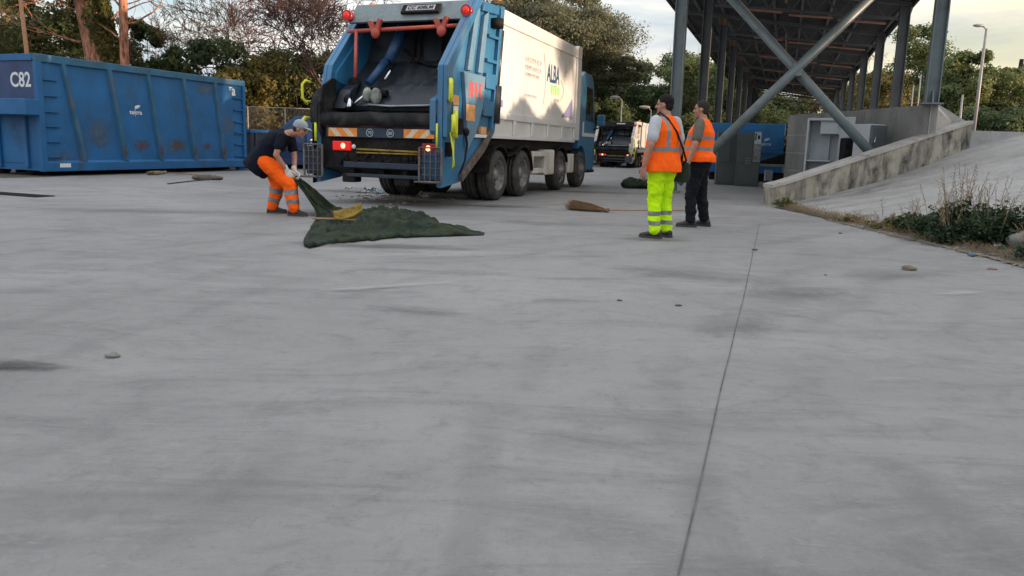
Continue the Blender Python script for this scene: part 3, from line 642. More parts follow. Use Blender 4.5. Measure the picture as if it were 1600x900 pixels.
def build_truck(root, tail, tail2, tdeep, hood, cab, main=True):
    # local: x forward (0 = yard a 16), y to the left, z up
    def B(mb, nm, mt, bev=0, par=root): return mb.build(nm, mt, par, bev)
    # ---- chassis
    m = MB()
    for y in (-.42, .42): m.box((-3.6, y-.04, .72), (4.6, y+.04, .98))
    for x in (-3.2, -1.9, -.3, .8, 2.5, 3.0): m.box((x, -.379, .76), (x+.08, .379, .94))
    for x in (-2.65, -1.22, 1.6, 3.53):
        m.tube([(x, -.95, .5), (x, .95, .5)], .075, 10); m.ell((x, 0, .5), .2, .22, .2)
    m.box((.1, -.9, .55), (1.0, -.47, .95)); m.box((-.5, .5, .5), (1.0, 1.15, 1.05))
    m.box((-3.0, -1.1, 1.02), (3.1, 1.1, 1.24))
    B(m, 'chassis_frame', BLACKM)
    for x, dual in ((-2.65, 1), (-1.22, 1), (1.6, 0), (3.53, 0)):
        wheel(root, x, -1.25, -1, dual); wheel(root, x, 1.25, 1, dual)
    # ---- waste body
    y0 = 1.2
    prof = [(-3.1, 1.28), (3.2, 1.28), (3.2, 3.64), (-2.70, 3.66)]
    m = MB(); m.prism(prof, 'y', -y0, y0); body = B(m, 'waste_body', WHITE, .015)
    for s in (-1, 1):
        yo, yi = s*1.25, s*(y0+.001)
        lo, hi = min(yo, yi), max(yo, yi)
        m = MB()
        m.prism([(-2.72, 3.42), (3.2, 3.42), (3.2, 3.68), (-2.68, 3.70)], 'y', lo, hi)               # top rail
        m.prism([(2.78, 1.28), (3.2, 1.28), (3.2, 3.418), (2.78, 3.418)], 'y', lo, hi)              # front post
        m.prism([(-3.04, 1.60), (2.778, 1.60), (2.778, 1.74), (-3.0, 1.74)], 'y', lo, hi)           # middle rail
        m.prism([(-3.1, 1.22), (2.778, 1.22), (2.778, 1.30), (-3.09, 1.30)], 'y', lo, hi)
        m.prism([(-3.0, 1.742), (-2.88, 1.742), (-2.62, 3.418), (-2.72, 3.418)], 'y', lo, hi)
        for k in range(6): 
            x = -3.0+k*1.14; m.box((x, lo, 1.301), (x+.13, hi, 1.599))
        m.build('side_frame', WHITE, body, .012)
    m = MB(); m.box((2.9, -1.25, 3.66), (3.2, 1.25, 3.74)); m.build('front_bulkhead_cap', WHITE, body, .02)
    if main:
        Y = -y0-.002
        text('ALBA', 'lettering', TXTNAVY, body, (.34, Y, 2.60), (1, 0, 0), (0, 0, 1), 1.0, .42, .004)
        glyphs('lettering', body, .72, Y, 2.34, .62, .20, 4, TXTGREEN, 3, .42)
        m = MB(); m.box((.68, Y-.0006, 2.31), (1.38, Y+.0, 2.57)); m.build('green_field', TXTGREENL, body)
        glyphs('lettering', body, 1.0, Y, 2.18, .4, .07, 7, TXTGREY, 4)
        glyphs('lettering', body, -1.16, Y, 2.88, 1.1, .11, 13, TXTGREY, 5)
        glyphs('lettering', body, -1.16, Y, 2.72, 1.1, .10, 15, TXTGREY, 6)
        glyphs('lettering', body, -1.16, Y, 2.58, .95, .08, 16, TXTGREY, 7)
        glyphs('lettering', body, -1.2, Y, 2.15, .85, .06, 16, TXTGREY, 8)
        m = MB(); pts = [(.08+.16*math.sin(PI*t*.9), Y-.004, 3.2-1.15*t) for t in [i/14 for i in range(15)]]
        for i in range(14): m.bar(pts[i], pts[i+1], .022, .003, 0, up=(0, 1, 0))
        m.build('curved_line', TXTGREY, body)
        m = MB(); pts = [(1.45+.28*math.sin(PI*t), Y-.004, 2.72-.5*t) for t in [i/12 for i in range(13)]]
        for i in range(12): m.bar(pts[i], pts[i+1], .03, .003, 0, up=(0, 1, 0))
        m.build('green_swoosh', TXTGREEN, body)
        m = MB(); m.add([(1.62, Y-.004, 1.84), (2.55, Y-.004, 1.84), (2.55, Y-.004, 2.36)], [(0, 1, 2)]); m.build('corner_decal', VIOLET, body)
        m = MB(); m.add([(1.72, Y-.007, 1.93), (1.80, Y-.007, 1.93), (2.54, Y-.007, 2.36), (2.54, Y-.007, 2.41)], [(0, 1, 2, 3)]); m.build('decal_stripe', TEXTW, body)
        m = MB(); m.box((-2.66, Y-.004, 1.86), (-2.54, Y-.001, 2.02)); m.build('yellow_sticker', CLABEL, body)
        m = MB(); m.box((-2.52, Y-.004, 1.84), (-2.42, Y-.001, 1.98)); m.build('blue_sticker', VIOLET, body)
    # ---- tailgate side plates
    tp = [(-4.0, 3.62), (-2.74, 3.70), (-2.80, 3.2), (-3.15, 1.35), (-3.6, .95), (-4.55, .43), (-5.22, .36), (-5.24, 1.5), (-5.22, 2.36)]
    tg = root
    tpl = [(-3.65, 3.64), (-2.74, 3.70), (-2.80, 3.2), (-3.15, 1.35), (-3.6, .95), (-4.55, .43), (-5.2, .36), (-5.18, 1.45), (-5.05, 1.76), (-4.9, 2.07), (-4.8, 2.43)]
    for s in (-1, 1):
        lo, hi = sorted((s*1.25, s*1.15)); sh_ = 0 if s < 0 else .34
        m = MB(); m.prism(tp if s < 0 else tpl, 'y', lo, hi); sp = m.build('side_plate', tail, tg, .012)
        yo = s*1.252; y2 = s*1.33
        lo, hi = sorted((yo, y2))
        m = MB()
        m.prism([(-4.0, 3.62), (-3.80, 3.63), (-5.02, 2.30), (-5.05, 1.2), (-5.22, 1.2), (-5.22, 2.36)] if s < 0 else [(-3.65, 3.64), (-3.45, 3.65), (-4.62, 2.40), (-4.72, 2.04), (-5.0, 1.4), (-5.18, 1.45), (-5.05, 1.76), (-4.9, 2.07), (-4.8, 2.43)], 'y', lo, hi)    # rear flange
        m.prism([(-2.92, 3.68), (-2.74, 3.70), (-3.12, 1.35), (-3.3, 1.2)], 'y', lo, hi)                                 # front flange
        m.prism([(-3.82, 3.45), (-3.72, 3.62), (-3.02, 3.66), (-3.04, 3.50)], 'y', lo, hi)
        m.build('edge_flange', tail, tg, .012)
        m = MB(); m.prism([(-4.56, .44), (-3.6, .96), (-3.15, 1.34), (-3.3, 1.40), (-3.7, 1.08), (-4.56, .58)], 'y', lo, hi); m.build('grimy_flange', STEPM, tg, .012)
        for xa, xb in ((-4.02, -4.32), (-3.62, -3.86)):
            m = MB(); m.prism([(xa-.1+sh_, 3.38), (xa+.10+sh_*.7, 3.48), (xb+.10+sh_*.6, 2.36), (xb-.10+sh_, 2.36)], 'y', lo, hi); m.build('vertical_rib', tail2, tg, .012)
        m = MB(); m.prism([(-4.56, 2.32), (-3.62, 2.32), (-3.72, 1.75), (-4.0, 1.3), (-4.35, 1.0), (-4.46, 1.8)], 'y', lo, hi); m.build('faded_panel', tail2, tg, .012)
        for z, xo in ((2.12, 0), (1.62, -.1)):
            m = MB(); m.box((-3.58+xo, lo, z), (-3.1+xo, hi, z+.28)); m.build('step_bracket', tail, tg, .012)
        m = MB(); m.box((-3.56, lo, 2.6), (-3.1, hi, 2.66)); m.box((-3.5, lo, 3.05), (-2.98, hi, 3.1)); m.build('step_bracket', tail, tg)
        # hydraulic ram along the joint with the body
        m = MB(); yc = s*1.30; m.tube([(-2.83, yc, 3.25), (-3.02, yc, 2.15)], .055, 12); m.tube([(-3.03, yc, 2.2), (-3.1, yc, 1.5)], .11, 12); ram = m.build('lift_ram', DARKP, tg)
        m = MB(); m.tube([(-2.86, yc, 3.25), (-2.86, yc, 3.52)], .03, 10); m.build('ram_rod', CHROME, ram)
        m = MB(); m.tube([(-3.15, s*1.34, 3.25), (-3.15, s*1.34, 3.42)], .12, 14); m.build('work_lamp', BLACKM, tg)
        m = MB(); m.tube([(-3.15, s*1.34, 3.73), (-3.15, s*1.34, 3.80)], .06, 12); m.build('amber_beacon', AMBER, tg)
        # marker lights at the top
        lx, lz = -4.33, 3.36; my = 1.24 if s < 0 else 1.15
        m = MB(); m.tube([(lx-.03, s*my, lz), (lx+.06, s*my, lz)], .10, 18); b = m.build('marker_light', REDPL, tg)
        m = MB(); m.ell((lx-.03, s*my, lz+.01), .03, .06, .06); m.build('lit_bulb', TAILL, b)
        m = MB(); m.bar((lx+.05, s*my, lz-.0), (lx+.45, s*my*.98, lz-.0), .10, .05); m.build('lamp_bracket', BLACKM, b)
    if main:
        Y = -1.333
        glyphs('lettering', tg, -4.42, Y, 1.92, .68, .26, 4, REDT, 12, .5)
        for nm, x0, x1, z0, z1, mt in (('orange_label', -4.47, -4.1, 1.5, 1.78, CLABEL), ('orange_label', -5.0, -4.78, 1.74, 1.9, CLABEL), ('white_label', -4.99, -4.8, 1.57, 1.72, TEXTW)):
            m = MB(); m.box((x0, Y-.003, z0), (x1, Y, z1)); m.build(nm, mt, tg)
        m = MB(); m.box((-4.05, Y+.02, 1.22), (-3.45, Y+.08, 1.28)); m.build('white_step', TEXTW, tg, .005)
        m = MB(); m.box((-3.75, Y+.02, 1.285), (-3.5, Y+.075, 1.42)); m.build('orange_label', CLABEL, tg)
    # blue inner shields and faded post at the hopper mouth
    for s in (-1, 1):
        lo, hi = sorted((s*1.148, s*(1.04 if s < 0 else 1.10)))
        m = MB(); m.prism([(-5.28, 1.80), (-5.0, 1.92), (-4.9, 1.15), (-5.12, 1.05), (-5.28, 1.3)] if s < 0 else [(-5.27, 1.75), (-5.15, 2.05), (-4.85, 2.2), (-4.4, 2.1), (-4.3, 1.3), (-5.12, 1.05), (-5.27, 1.3)], 'y', lo, hi); m.build('mouth_shield', tail if s < 0 else FLAP, tg, .012)
        lo, hi = sorted((s*1.149, s*1.10)); sh2 = 0 if s < 0 else .34
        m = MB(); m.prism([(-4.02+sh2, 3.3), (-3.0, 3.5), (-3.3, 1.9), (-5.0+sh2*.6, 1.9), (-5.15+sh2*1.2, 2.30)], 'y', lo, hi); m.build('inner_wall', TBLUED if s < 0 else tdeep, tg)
    m = MB(); m.prism([(-5.29, 1.40), (-5.29, 1.62), (-5.22, 1.84), (-5.08, 2.0), (-4.85, 2.06), (-4.6, 1.95), (-4.6, 1.3)], 'y', 1.152, 1.30); m.build('side_flap', FLAP, tg, .02)
    m = MB(); m.prism([(-5.26, .34), (-5.26, 1.38), (-4.2, 1.38), (-4.2, .62), (-4.6, .40)], 'y', 1.254, 1.28); m.build('dirty_lower_guard', BLACKM, tg, .01)
    # hood
    m = MB(); m.prism([(-4.02, 3.60), (-4.30, 3.24), (-4.24, 3.22), (-3.96, 3.54), (-2.75, 3.60), (-2.75, 3.66)], 'y', -1.148, 1.148); hd = m.build('hood', hood, tg, .008)
    # plate on the hood
    Mx = Matrix.Translation((-4.16, -.30, 3.43))
    nrm_ = Vector((-.36, 0, .28)).normalized(); upv = Vector((.28, 0, .36)).normalized(); nrm_ = Vector((-upv.z, 0, upv.x)); 
    Mx = Matrix(((nrm_.x, 0, upv.x, -4.18), (0, 1, 0, -.30), (nrm_.z, 0, upv.z, 3.43), (0, 0, 0, 1)))
    m = MB(); m.box((.0, -.38, -.10), (.05, .38, .10), 0, Mx); pl = m.build('plate_holder', BLACKM, tg, .008)
    m = MB(); m.box((.051, -.28, -.06), (.058, .28, .06), 0, Mx); m.build('plate', TXTGREY, pl)
    if main:
        loc = Mx @ Vector((.06, .25, -.042)); text('CC 608LM', 'lettering', BLACKM, pl, loc, (0, -1, 0), upv, .50, .085, .004)
    # packer interior
    m = MB()
    m.add([(-3.35, -1.095, 3.45), (-3.35, 1.095, 3.45), (-3.75, 1.095, 2.6), (-3.75, -1.095, 2.6), (-4.35, 1.095, 2.1), (-4.35, -1.095, 2.1), (-4.75, 1.095, 1.72), (-4.75, -1.095, 1.72), (-4.72, 1.095, 1.64), (-4.72, -1.095, 1.64), (-3.3, 1.095, 1.7), (-3.3, -1.095, 1.7)],
          [(0, 1, 2, 3), (3, 2, 4, 5), (5, 4, 6, 7), (7, 6, 8, 9), (9, 8, 10, 11), (11, 10, 1, 0), (1, 10, 8, 6, 4, 2), (0, 3, 5, 7, 9, 11)])
    pk = m.build('packer_plate', DARKP, tg)
    m = MB(); m.tube([(-4.765, -1.0, 1.74), (-4.78, 0, 1.715), (-4.765, .45, 1.74)], .02, 8); m.build('blade_edge', STEEL, pk)
    for y in (-.75, -.45, .0, .12): 
        m = MB(); m.tube([(-3.5, y, 3.3), (-3.62, y+.01, 3.0), (-3.75, y-.05, 2.72), (-4.0, y-.1, 2.55)], .022, 6); m.build('hose', BLACKM, pk)
    m = MB(); m.tube([(-3.7, .3, 2.82), (-3.85, 0, 2.62), (-3.92, -.35, 2.5), (-3.95, -.75, 2.5), (-3.9, -1.05, 2.58)], .03, 8); m.build('hose', BLACKM, pk)
    for y, r in ((.42, .10),):
        m = MB(); m.tube([(-3.8, .30, 3.15), (-4.14, .40, 2.55)], .10, 20); m.ell((-3.78, .3, 3.2), .12, .12, .12); cy = m.build('upper_cylinder', TBLUED, tg)
        m = MB(); m.tube([(-4.18, .42, 2.56), (-4.52, .58, 2.12)], .075, 16); m.build('cylinder_barrel', TBLUED, cy)
        m = MB(); m.tube([(-4.16, .26, 2.5), (-4.4, .32, 2.2)], .026, 10); m.build('ram_rod', CHROME, cy)
        m = MB(); m.tube([(-4.5, .50, 2.05), (-4.85, .72, 1.72)], .022, 10); m.tube([(-4.78, .8, 1.9), (-5.0, .68, 1.66)], .05, 10); m.build('ram_rod', CHROME, cy)
    m = MB()
    m.ell((-4.66, .52, 1.92), .09, .085, .13); m.ell((-4.7, .32, 1.89), .10, .10, .15); m.build('pale_bearing', PALEB, tg)
    m = MB(); m.tube([(-4.6, .62, 1.95), (-4.6, .15, 1.95)], .06, 12); m.tube([(-4.4, 1.0, 2.2), (-4.75, .85, 1.75)], .07, 12); m.ell((-4.8, .82, 1.8), .10, .09, .12); m.ell((-4.45, .9, 2.15), .1, .1, .1); m.build('packer_linkage', BLACKM, tg)
    m = MB(); m.prism([(-4.75, 2.0), (-4.45, 2.15), (-4.7, 1.72), (-4.95, 1.66)], 'y', .80, 1.05); m.build('link_guard', DARKP, tg, .03)
    # red bar with two hooks
    m = MB(); m.tube([(-4.32, 1.14, 3.08), (-4.32, -1.14, 3.12)], .036, 10); m.tube([(-4.34, .95, 3.08), (-4.62, .80, 2.22)], .032, 10); rb = m.build('tipping_bar', ORANGEP if main else BLACKM, tg)
    for y in (.53, -.79):
        m = MB(); m.prism([(y-.05, 3.0), (y+.05, 3.0), (y+.16, 3.24), (y+.08, 3.24), (y, 3.12), (y-.06, 3.28), (y-.13, 3.26)], 'x', -4.40, -4.33); m.ell((-4.37, y, 3.03), .06, .09, .10); m.build('bar_hook', ORANGEP if main else BLACKM, rb)
    # hopper shell
    m = MB(); m.prism([(-5.16, .62), (-4.5, .48), (-3.5, 1.05), (-3.2, 1.4), (-3.2, 1.60), (-4.6, 1.2), (-5.10, 1.44), (-5.16, 1.44)], 'y', -1.149, 1.149); hp = m.build('hopper_shell', BLACKM, tg, .01)
    # rubber lip, wavy
    m = MB(); n_ = 40
    for i in range(n_+1):
        y = 1.16-2.32*i/n_; dz = .025*noise.noise(Vector((y*2.3, 1, 4)))+.012*noise.noise(Vector((y*9, 1, 4)))
        dx = .03*noise.noise(Vector((y*3.1, 8, 4)))
        m.v += [(-5.00+dx, y, 1.60+dz*.8), (-5.25+dx, y, 1.56+dz), (-5.27+dx, y, 1.36+dz*1.3), (-5.25+dx, y, 1.36+dz*1.3), (-5.22+dx, y, 1.53+dz), (-5.0+dx, y, 1.57+dz*.8)]
    for i in range(n_):
        for k in range(6): m.f.append([i*6+k, i*6+(k+1) % 6, (i+1)*6+(k+1) % 6, (i+1)*6+k]); m.m.append(0); m.sm.append(True)
    m.build('rubber_lip', FLAP, hp)
    m = MB(); m.box((-5.20, -1.1, 1.33), (-5.165, 1.1, 1.42)); m.build('red_sill', mat('dark_red_sill', (.06, .012, .012), .6) if main else BLACKM, hp)
    # light board
    m = MB(); m.box((-5.23, -1.13, 1.16), (-5.165, 1.0, 1.325)); lb = m.build('light_board', TNAVY if main else BLACKM, tg, .006)
    if main:
        for ya, yb, flip in ((.95, .37, 1), (-.54, -1.11, -1)):
            m = MB(); m.box((-5.238, yb, 1.17), (-5.231, ya, 1.315)); rf = m.build('reflective_board', AMBER, lb)
            m = MB()
            for c0 in (.16, .42):
                c = ya-c0 if flip > 0 else yb+c0
                m.add([(-5.241, c, 1.172), (-5.241, c-.12*flip, 1.172), (-5.241, c+.02*flip, 1.313), (-5.241, c+.14*flip, 1.313)], [(0, 1, 2, 3)])
            m.build('pale_chevron', AMBERW, rf)
        for y, t in ((.12, '70'), (-.28, '80')):
            m = MB(); m.lathe([(0, .070), (.004, .070), (.004, .058), (0, .058)], (-5.233, y, 1.242), (-1, 0, 0), 24); sg = m.build('speed_disc_ring', TEXTWF, lb)
            text(t, 'lettering', TEXTWF, lb, (-5.232, y+.036, 1.215), (0, -1, 0), (0, 0, 1), .072, .055, .004)
    # tail lamps and lower rear structure
    for s, y in ((1, .70), (-1, -1.0)):
        m = MB(); m.box((-5.2, y-.17 if s > 0 else y-.12, .93), (-5.12, y+.2 if s > 0 else y+.14, 1.09)); lm = m.build('tail_light', TAILL if s > 0 else REDPL, tg, .015)
        m = MB(); m.ell((-5.2, y-.02*s, 1.01), .012, .045, .045); m.build('lit_bulb', TAILH, lm)
        m = MB(); m.box((-5.115, y-.35, .88), (-5.05, y+.30, 1.12)); m.build('light_bracket', BLACKM, lm)
    m = MB(); m.ell((-5.2, .46, 1.0), .03, .04, .04); m.build('small_lamp', TEXTW, tg)
    m = MB(); m.tube([(-5.2, .4, .96), (-5.2, -.8, .94)], .018, 8); m.tube([(-5.2, .4, .90), (-5.2, -.8, .90)], .014, 8); m.build('rinse_pipe', YTRAY, tg)
    r2 = random.Random(8); m = MB()
    for i in range(46):
        y = .75-1.6*r2.random(); z = .66+.2*r2.random(); s_ = .03+.05*r2.random(); m.box((-5.16-r2.random()*.06, y, z), (-5.05, y+s_, z+s_*.8))
    for y in (-.7, -.1, .45): m.tube([(-5.12, y, .85), (-5.16, y+.12, .7), (-5.1, y+.3, .62), (-5.14, y+.42, .8)], .016, 6)
    m.build('greasy_mechanism', BLACKM, tg)
    m = MB(); m.box((-5.22, -1.0, .64), (-5.10, .66, .74)); m.box((-5.20, -1.0, .48), (-5.13, .62, .54)); m.build('underrun_bar', TNAVY, tg, .01)
    m = MB()
    for y in (.55, -.05, -.5):
        m = MB(); m.box((-5.14, y-.05, .48), (-4.9, y+.05, .9)); m.build('underrun_bracket', BLACKM, tg, .01)
    for ya, yb, z in ((.46, .72, .38), (-.62, -.32, .36)):
        m = MB(); m.box((-5.18, ya, z), (-4.95, yb, z+.16)); m.build('tow_block', BLACKM, tg, .02)
    # steps
    for y0_, y1_ in ((1.04, 1.42), (-1.28, -.87)):
        st = MB()
        for y in (y0_, y1_): st.tube([(-5.3, y, 1.02), (-5.3, y, .46), (-5.45, y, .46)], .02, 8)
        st.tube([(-5.3, y0_, 1.02), (-5.3, y1_, 1.02)], .016, 8); st.tube([(-5.45, y0_, .46), (-5.45, y1_, .46)], .018, 8); st.tube([(-5.3, y0_, .46), (-5.3, y1_, .46)], .018, 8)
        sc = st.build('footboard_frame', STEPM, tg)
        g = MB()
        for k in range(1, 4): yy = y0_+(y1_-y0_)*k/4; g.tube([(-5.3, yy, 1.02), (-5.3, yy, .46), (-5.44, yy, .46)], .009, 6)
        for k in range(1, 5): zz = .46+.56*k/5; g.tube([(-5.3, y0_, zz), (-5.3, y1_, zz)], .007, 6)
        g.build('grille', STEPM, sc)
        g = MB(); g.box((-5.27, y0_+.03, .5), (-5.245, y1_-.03, .95)); g.build('blue_board', TBLUED if y0_ < 0 else TNAVY, sc)
    # yellow handles
    def handle(x, y, z, h, s, fat=.024):
        m = MB(); m.tube([(x+.10, y, z+h), (x, y+s*.03, z+h+.02), (x-.05, y+s*.06, z+h-.05), (x-.05, y+s*.06, z+.06), (x, y+s*.03, z), (x+.10, y, z)], fat, 8); return m.build('grab_handle', YELLOW, tg)
    handle(-5.22, -1.36, 1.80, .30, -1, .036); handle(-5.22, 1.40, 1.76, .34, 1)
    handle(-5.22, -1.42, 1.30, .22, -1, .04); handle(-5.1, -1.40, 1.22, .38, -1, .034); handle(-5.22, 1.42, 1.26, .20, 1, .034)
    m = MB(); m.tube([(-5.26, -1.17, 1.42), (-5.26, -1.17, 1.02)], .02, 8); m.tube([(-5.26, 1.2, 1.40), (-5.26, 1.2, 1.08)], .024, 8); m.build('grab_rail', YELLOW, tg)
    m = MB(); m.tube([(-5.15, -1.36, 1.28), (-5.16, -1.42, 1.0), (-5.14, -1.43, .74), (-5.08, -1.38, .68), (-5.04, -1.37, .8), (-5.06, -1.38, 1.15), (-5.1, -1.38, 1.3)], .015, 6); m.build('hanging_cord', YELLOW, tg)
    m = MB(); m.box((-4.98, -1.42, 1.25), (-4.78, -1.335, 1.52)); m.tube([(-4.9, -1.38, 1.5), (-4.7, -1.42, 1.3), (-4.55, -1.4, 1.1), (-4.6, -1.38, .8), (-4.75, -1.36, .6)], .02, 6); m.ell((-4.6, -1.4, 1.3), .08, .05, .07); m.build('control_box', BLACKM, tg)
    # mudguards and side gear
    for s in (-1, 1):
        lo, hi = sorted((s*1.27, s*.62))
        m = MB(); q = arc(-2.65, .5, .60, 175, 40)+arc(-1.22, .5, .60, 130, 5); q2 = arc(-2.65, .5, .57, 175, 40)+arc(-1.22, .5, .57, 130, 5)
        m.prism(q+q2[::-1], 'y', lo, hi); m.build('rear_mudguard', BLACKM, root)
        q = arc(1.6, .5, .62, 165, 20); q2 = arc(1.6, .5, .58, 165, 20)
        m = MB(); m.prism(q+q2[::-1], 'y', *sorted((s*1.26, s*.85))); m.build('front_mudguard', BLACKM, root)
        lo, hi = sorted((s*1.25, s*1.20))
        m = MB(); m.box((-.62, lo, .86), (.26, hi, .98)); m.box((-.62, lo, .48), (.26, hi, .60)); m.box((-.62, lo, .602), (-.55, hi, .858)); m.build('side_guard', WHITED, root, .01)
        m = MB(); m.box((.28, *sorted((s*1.26, s*.85))[:1], .42), (1.0, sorted((s*1.26, s*.85))[1], 1.02)); m.build('white_locker', WHITED, root, .04)
        m = MB(); m.box((2.32, sorted((s*1.24, s*.85))[0], .42), (2.82, sorted((s*1.24, s*.85))[1], .92)); m.build('white_locker', WHITED, root, .03)
    # ---- cab
    cb = root
    cp = [(3.35, 1.0), (4.05, 1.12), (4.25, .72), (4.3, .45), (4.98, .45), (5.02, 1.4), (4.98, 1.75), (4.72, 2.85), (4.45, 3.08), (3.6, 3.12), (3.35, 2.95)]
    cp = [(3.32, 1.05)]+arc(3.53, .5, .64, 105, 12, 8)[0:]+[(4.25, .42), (4.98, .42), (5.03, 1.4), (4.98, 1.75), (4.72, 2.9), (4.5, 3.1), (3.7, 3.16), (3.32, 2.98)]
    m = MB(); m.prism(cp, 'y', -1.22, 1.22); m.build('cab_shell', TBLUE if main else WHITE, cb, .05)
    for s in (-1, 1):
        lo, hi = sorted((s*1.23, s*1.221))
        m = MB(); m.prism([(3.92, 1.85), (4.78, 1.82), (4.55, 2.75), (3.92, 2.78)], 'y', lo, hi); m.build('side_window', GLASS, cb)
        lo, hi = sorted((s*1.24, s*1.222))
        m = MB(); m.box((3.6, lo, 1.40), (4.9, hi, 1.5)); m.box((3.62, lo, 1.502), (3.72, hi, 1.8)); m.build('white_trim', WHITE, cb)
        m = MB(); m.box((4.3, sorted((s*1.26, s*1.1))[0], .38), (4.95, sorted((s*1.26, s*1.1))[1], .46)); m.build('cab_step', BLACKM, cb)
        m = MB(); m.tube([(4.8, s*1.2, 2.5), (4.95, s*1.42, 2.4), (4.95, s*1.42, 1.7), (4.8, s*1.2, 1.6)], .02, 8); mr = m.build('mirror_arm', BLACKM, cb)
        m = MB(); m.box((4.90, s*1.42-.11, 1.72), (5.0, s*1.42+.11, 2.05)); m.build('mirror', TBLUE, mr, .03)
    m = MB(); m.add([(5.035, -1.1, 1.5), (5.035, 1.1, 1.5), (4.78, 1.05, 2.75), (4.78, -1.05, 2.75)], [(0, 1, 2, 3)]); m.build('windscreen', GLASS, cb)
    for y in (-.9, .9):
        m = MB(); m.box((5.0, y-.18, .62), (5.05, y+.18, .8)); m.build('headlight', STEELW, cb, .02)
truck = empty('refuse_truck', AB(16, -6.55), YAW, 'large white and blue rubbish truck with open blue tailgate, right behind the tarpaulin', 'truck')
build_truck(truck, TBLUE, TBLUEL, TBLUE, GREYP, TBLUE, True)
far = empty('refuse_truck', px_ground(985, 263)+Vector((0, 0, 0)), YAW, 'smaller white rubbish truck with black hopper parked far away by the trees', 'truck')
build_truck(far, WHITED, WHITE, BLACKM, BLACKM, WHITE, False)
far.scale = (.62, .88, .72)
q = Vector((-5.2*.62, -1.2*.88, 0)); q.rotate(Matrix.Rotation(YAW, 3, 'Z')); far.location = far.location-q

# ============================================================ people
def frust(m, p0, p1, r0, r1, n=14):
    p0, p1 = Vector(p0), Vector(p1)
    m.tube([p0, p1], [r0, r1], n); m.ell(p0, r0, r0, r0, None, 10); m.ell(p1, r1, r1, r1, None, 10)
def chain(m, pts):
    for (a, ra), (b, rb) in zip(pts[:-1], pts[1:]): frust(m, a, b, ra, rb)
def loft(m, rings, n=24):
    """rings: (centre, u, v) with u, v full radius vectors"""
    base = len(m.v)
    for c, u, v in rings: m.v += [tuple(Vector(c)+Vector(u)*math.cos(2*PI*i/n)+Vector(v)*math.sin(2*PI*i/n)) for i in range(n)]
    for i in range(len(rings)-1):
        for k in range(n): m.f.append([base+i*n+k, base+i*n+(k+1) % n, base+(i+1)*n+(k+1) % n, base+(i+1)*n+k]); m.m.append(0); m.sm.append(True)
    m.f.append([base+k for k in range(n)][::-1]); m.f.append([base+(len(rings)-1)*n+k for k in range(n)]); m.m += [0, 0]; m.sm += [True]*2
def fuse(m, name, mats, parent, vox=.008, smooth=3, fold=0, ff=9, stretch=(1, 1, .5), pick=None, seed=0):
    """voxel-unites overlapping shapes into one continuous skin"""
    o = m.build(name, mats, None)
    r = o.modifiers.new('r', 'REMESH'); r.mode = 'VOXEL'; r.voxel_size = vox
    s = o.modifiers.new('s', 'SMOOTH'); s.factor = .5; s.iterations = smooth
    bpy.context.view_layer.update()
    me = bpy.data.meshes.new_from_object(o.evaluated_get(bpy.context.evaluated_depsgraph_get()))
    nv = len(me.vertices)
    if fold:
        co = np.zeros(nv*3); me.vertices.foreach_get('co', co); co = co.reshape(-1, 3)
        no = np.array([list(v.normal) for v in me.vertices])
        for i in range(nv):
            p = co[i]; q = Vector((p[0]*ff*stretch[0], p[1]*ff*stretch[1]+seed, p[2]*ff*stretch[2]))
            d = noise.noise(q)+.5*noise.noise(q*2.3)
            co[i] = p+no[i]*fold*d
        me.vertices.foreach_set('co', co.ravel())
    me.materials.clear()
    for q in (mats if isinstance(mats, (list, tuple)) else [mats]): me.materials.append(q)
    if pick:
        me.polygons.foreach_set('material_index', [pick(f.center) for f in me.polygons])
    else: me.polygons.foreach_set('material_index', [0]*len(me.polygons))
    me.polygons.foreach_set('use_smooth', [True]*len(me.polygons)); me.update(); me.name = name
    bpy.data.objects.remove(o)
    o = bpy.data.objects.new(name, me); COL.objects.link(o); o.parent = parent
    return o
def hand(m, wrist, d, side, palm, inf=0, curl=.35, sc=1.0):
    """d: direction of fingers, side: towards the thumb, palm: normal out of the palm"""
    d, side, palm = Vector(d).normalized(), Vector(side).normalized(), Vector(palm).normalized(); w = Vector(wrist)
    loft(m, [(w, side*(.028+inf), palm*(.020+inf)), (w+d*.03*sc, side*(.036+inf), palm*(.018+inf)), (w+d*.085*sc, side*(.042+inf), palm*(.015+inf)), (w+d*.098*sc, side*(.034+inf), palm*(.010+inf))], 14)
    for k, (off, ln) in enumerate(((.031, .072), (.0105, .082), (-.0105, .076), (-.031, .060))):
        b = w+d*.075*sc+side*off; r = .0088+inf
        a1 = b+d*.035*sc; dd = (d*math.cos(curl)+palm*math.sin(curl)); a2 = a1+dd*ln*.45*sc; dd = d*math.cos(curl*2.2)+palm*math.sin(curl*2.2); a3 = a2+dd*ln*.5*sc
        chain(m, [(b, r), (a1, r), (a2, r*.93), (a3, r*.8)])
    b = w+d*.03*sc+side*.03; t1 = b+(d*.6+side*.75)*.035*sc; t2 = t1+(d*.85+side*.3+palm*.35)*.033*sc; t3 = t2+(d*.9+palm*.45)*.025*sc
    chain(m, [(b, .014+inf), (t1, .0115+inf), (t2, .0105+inf), (t3, .008+inf)])
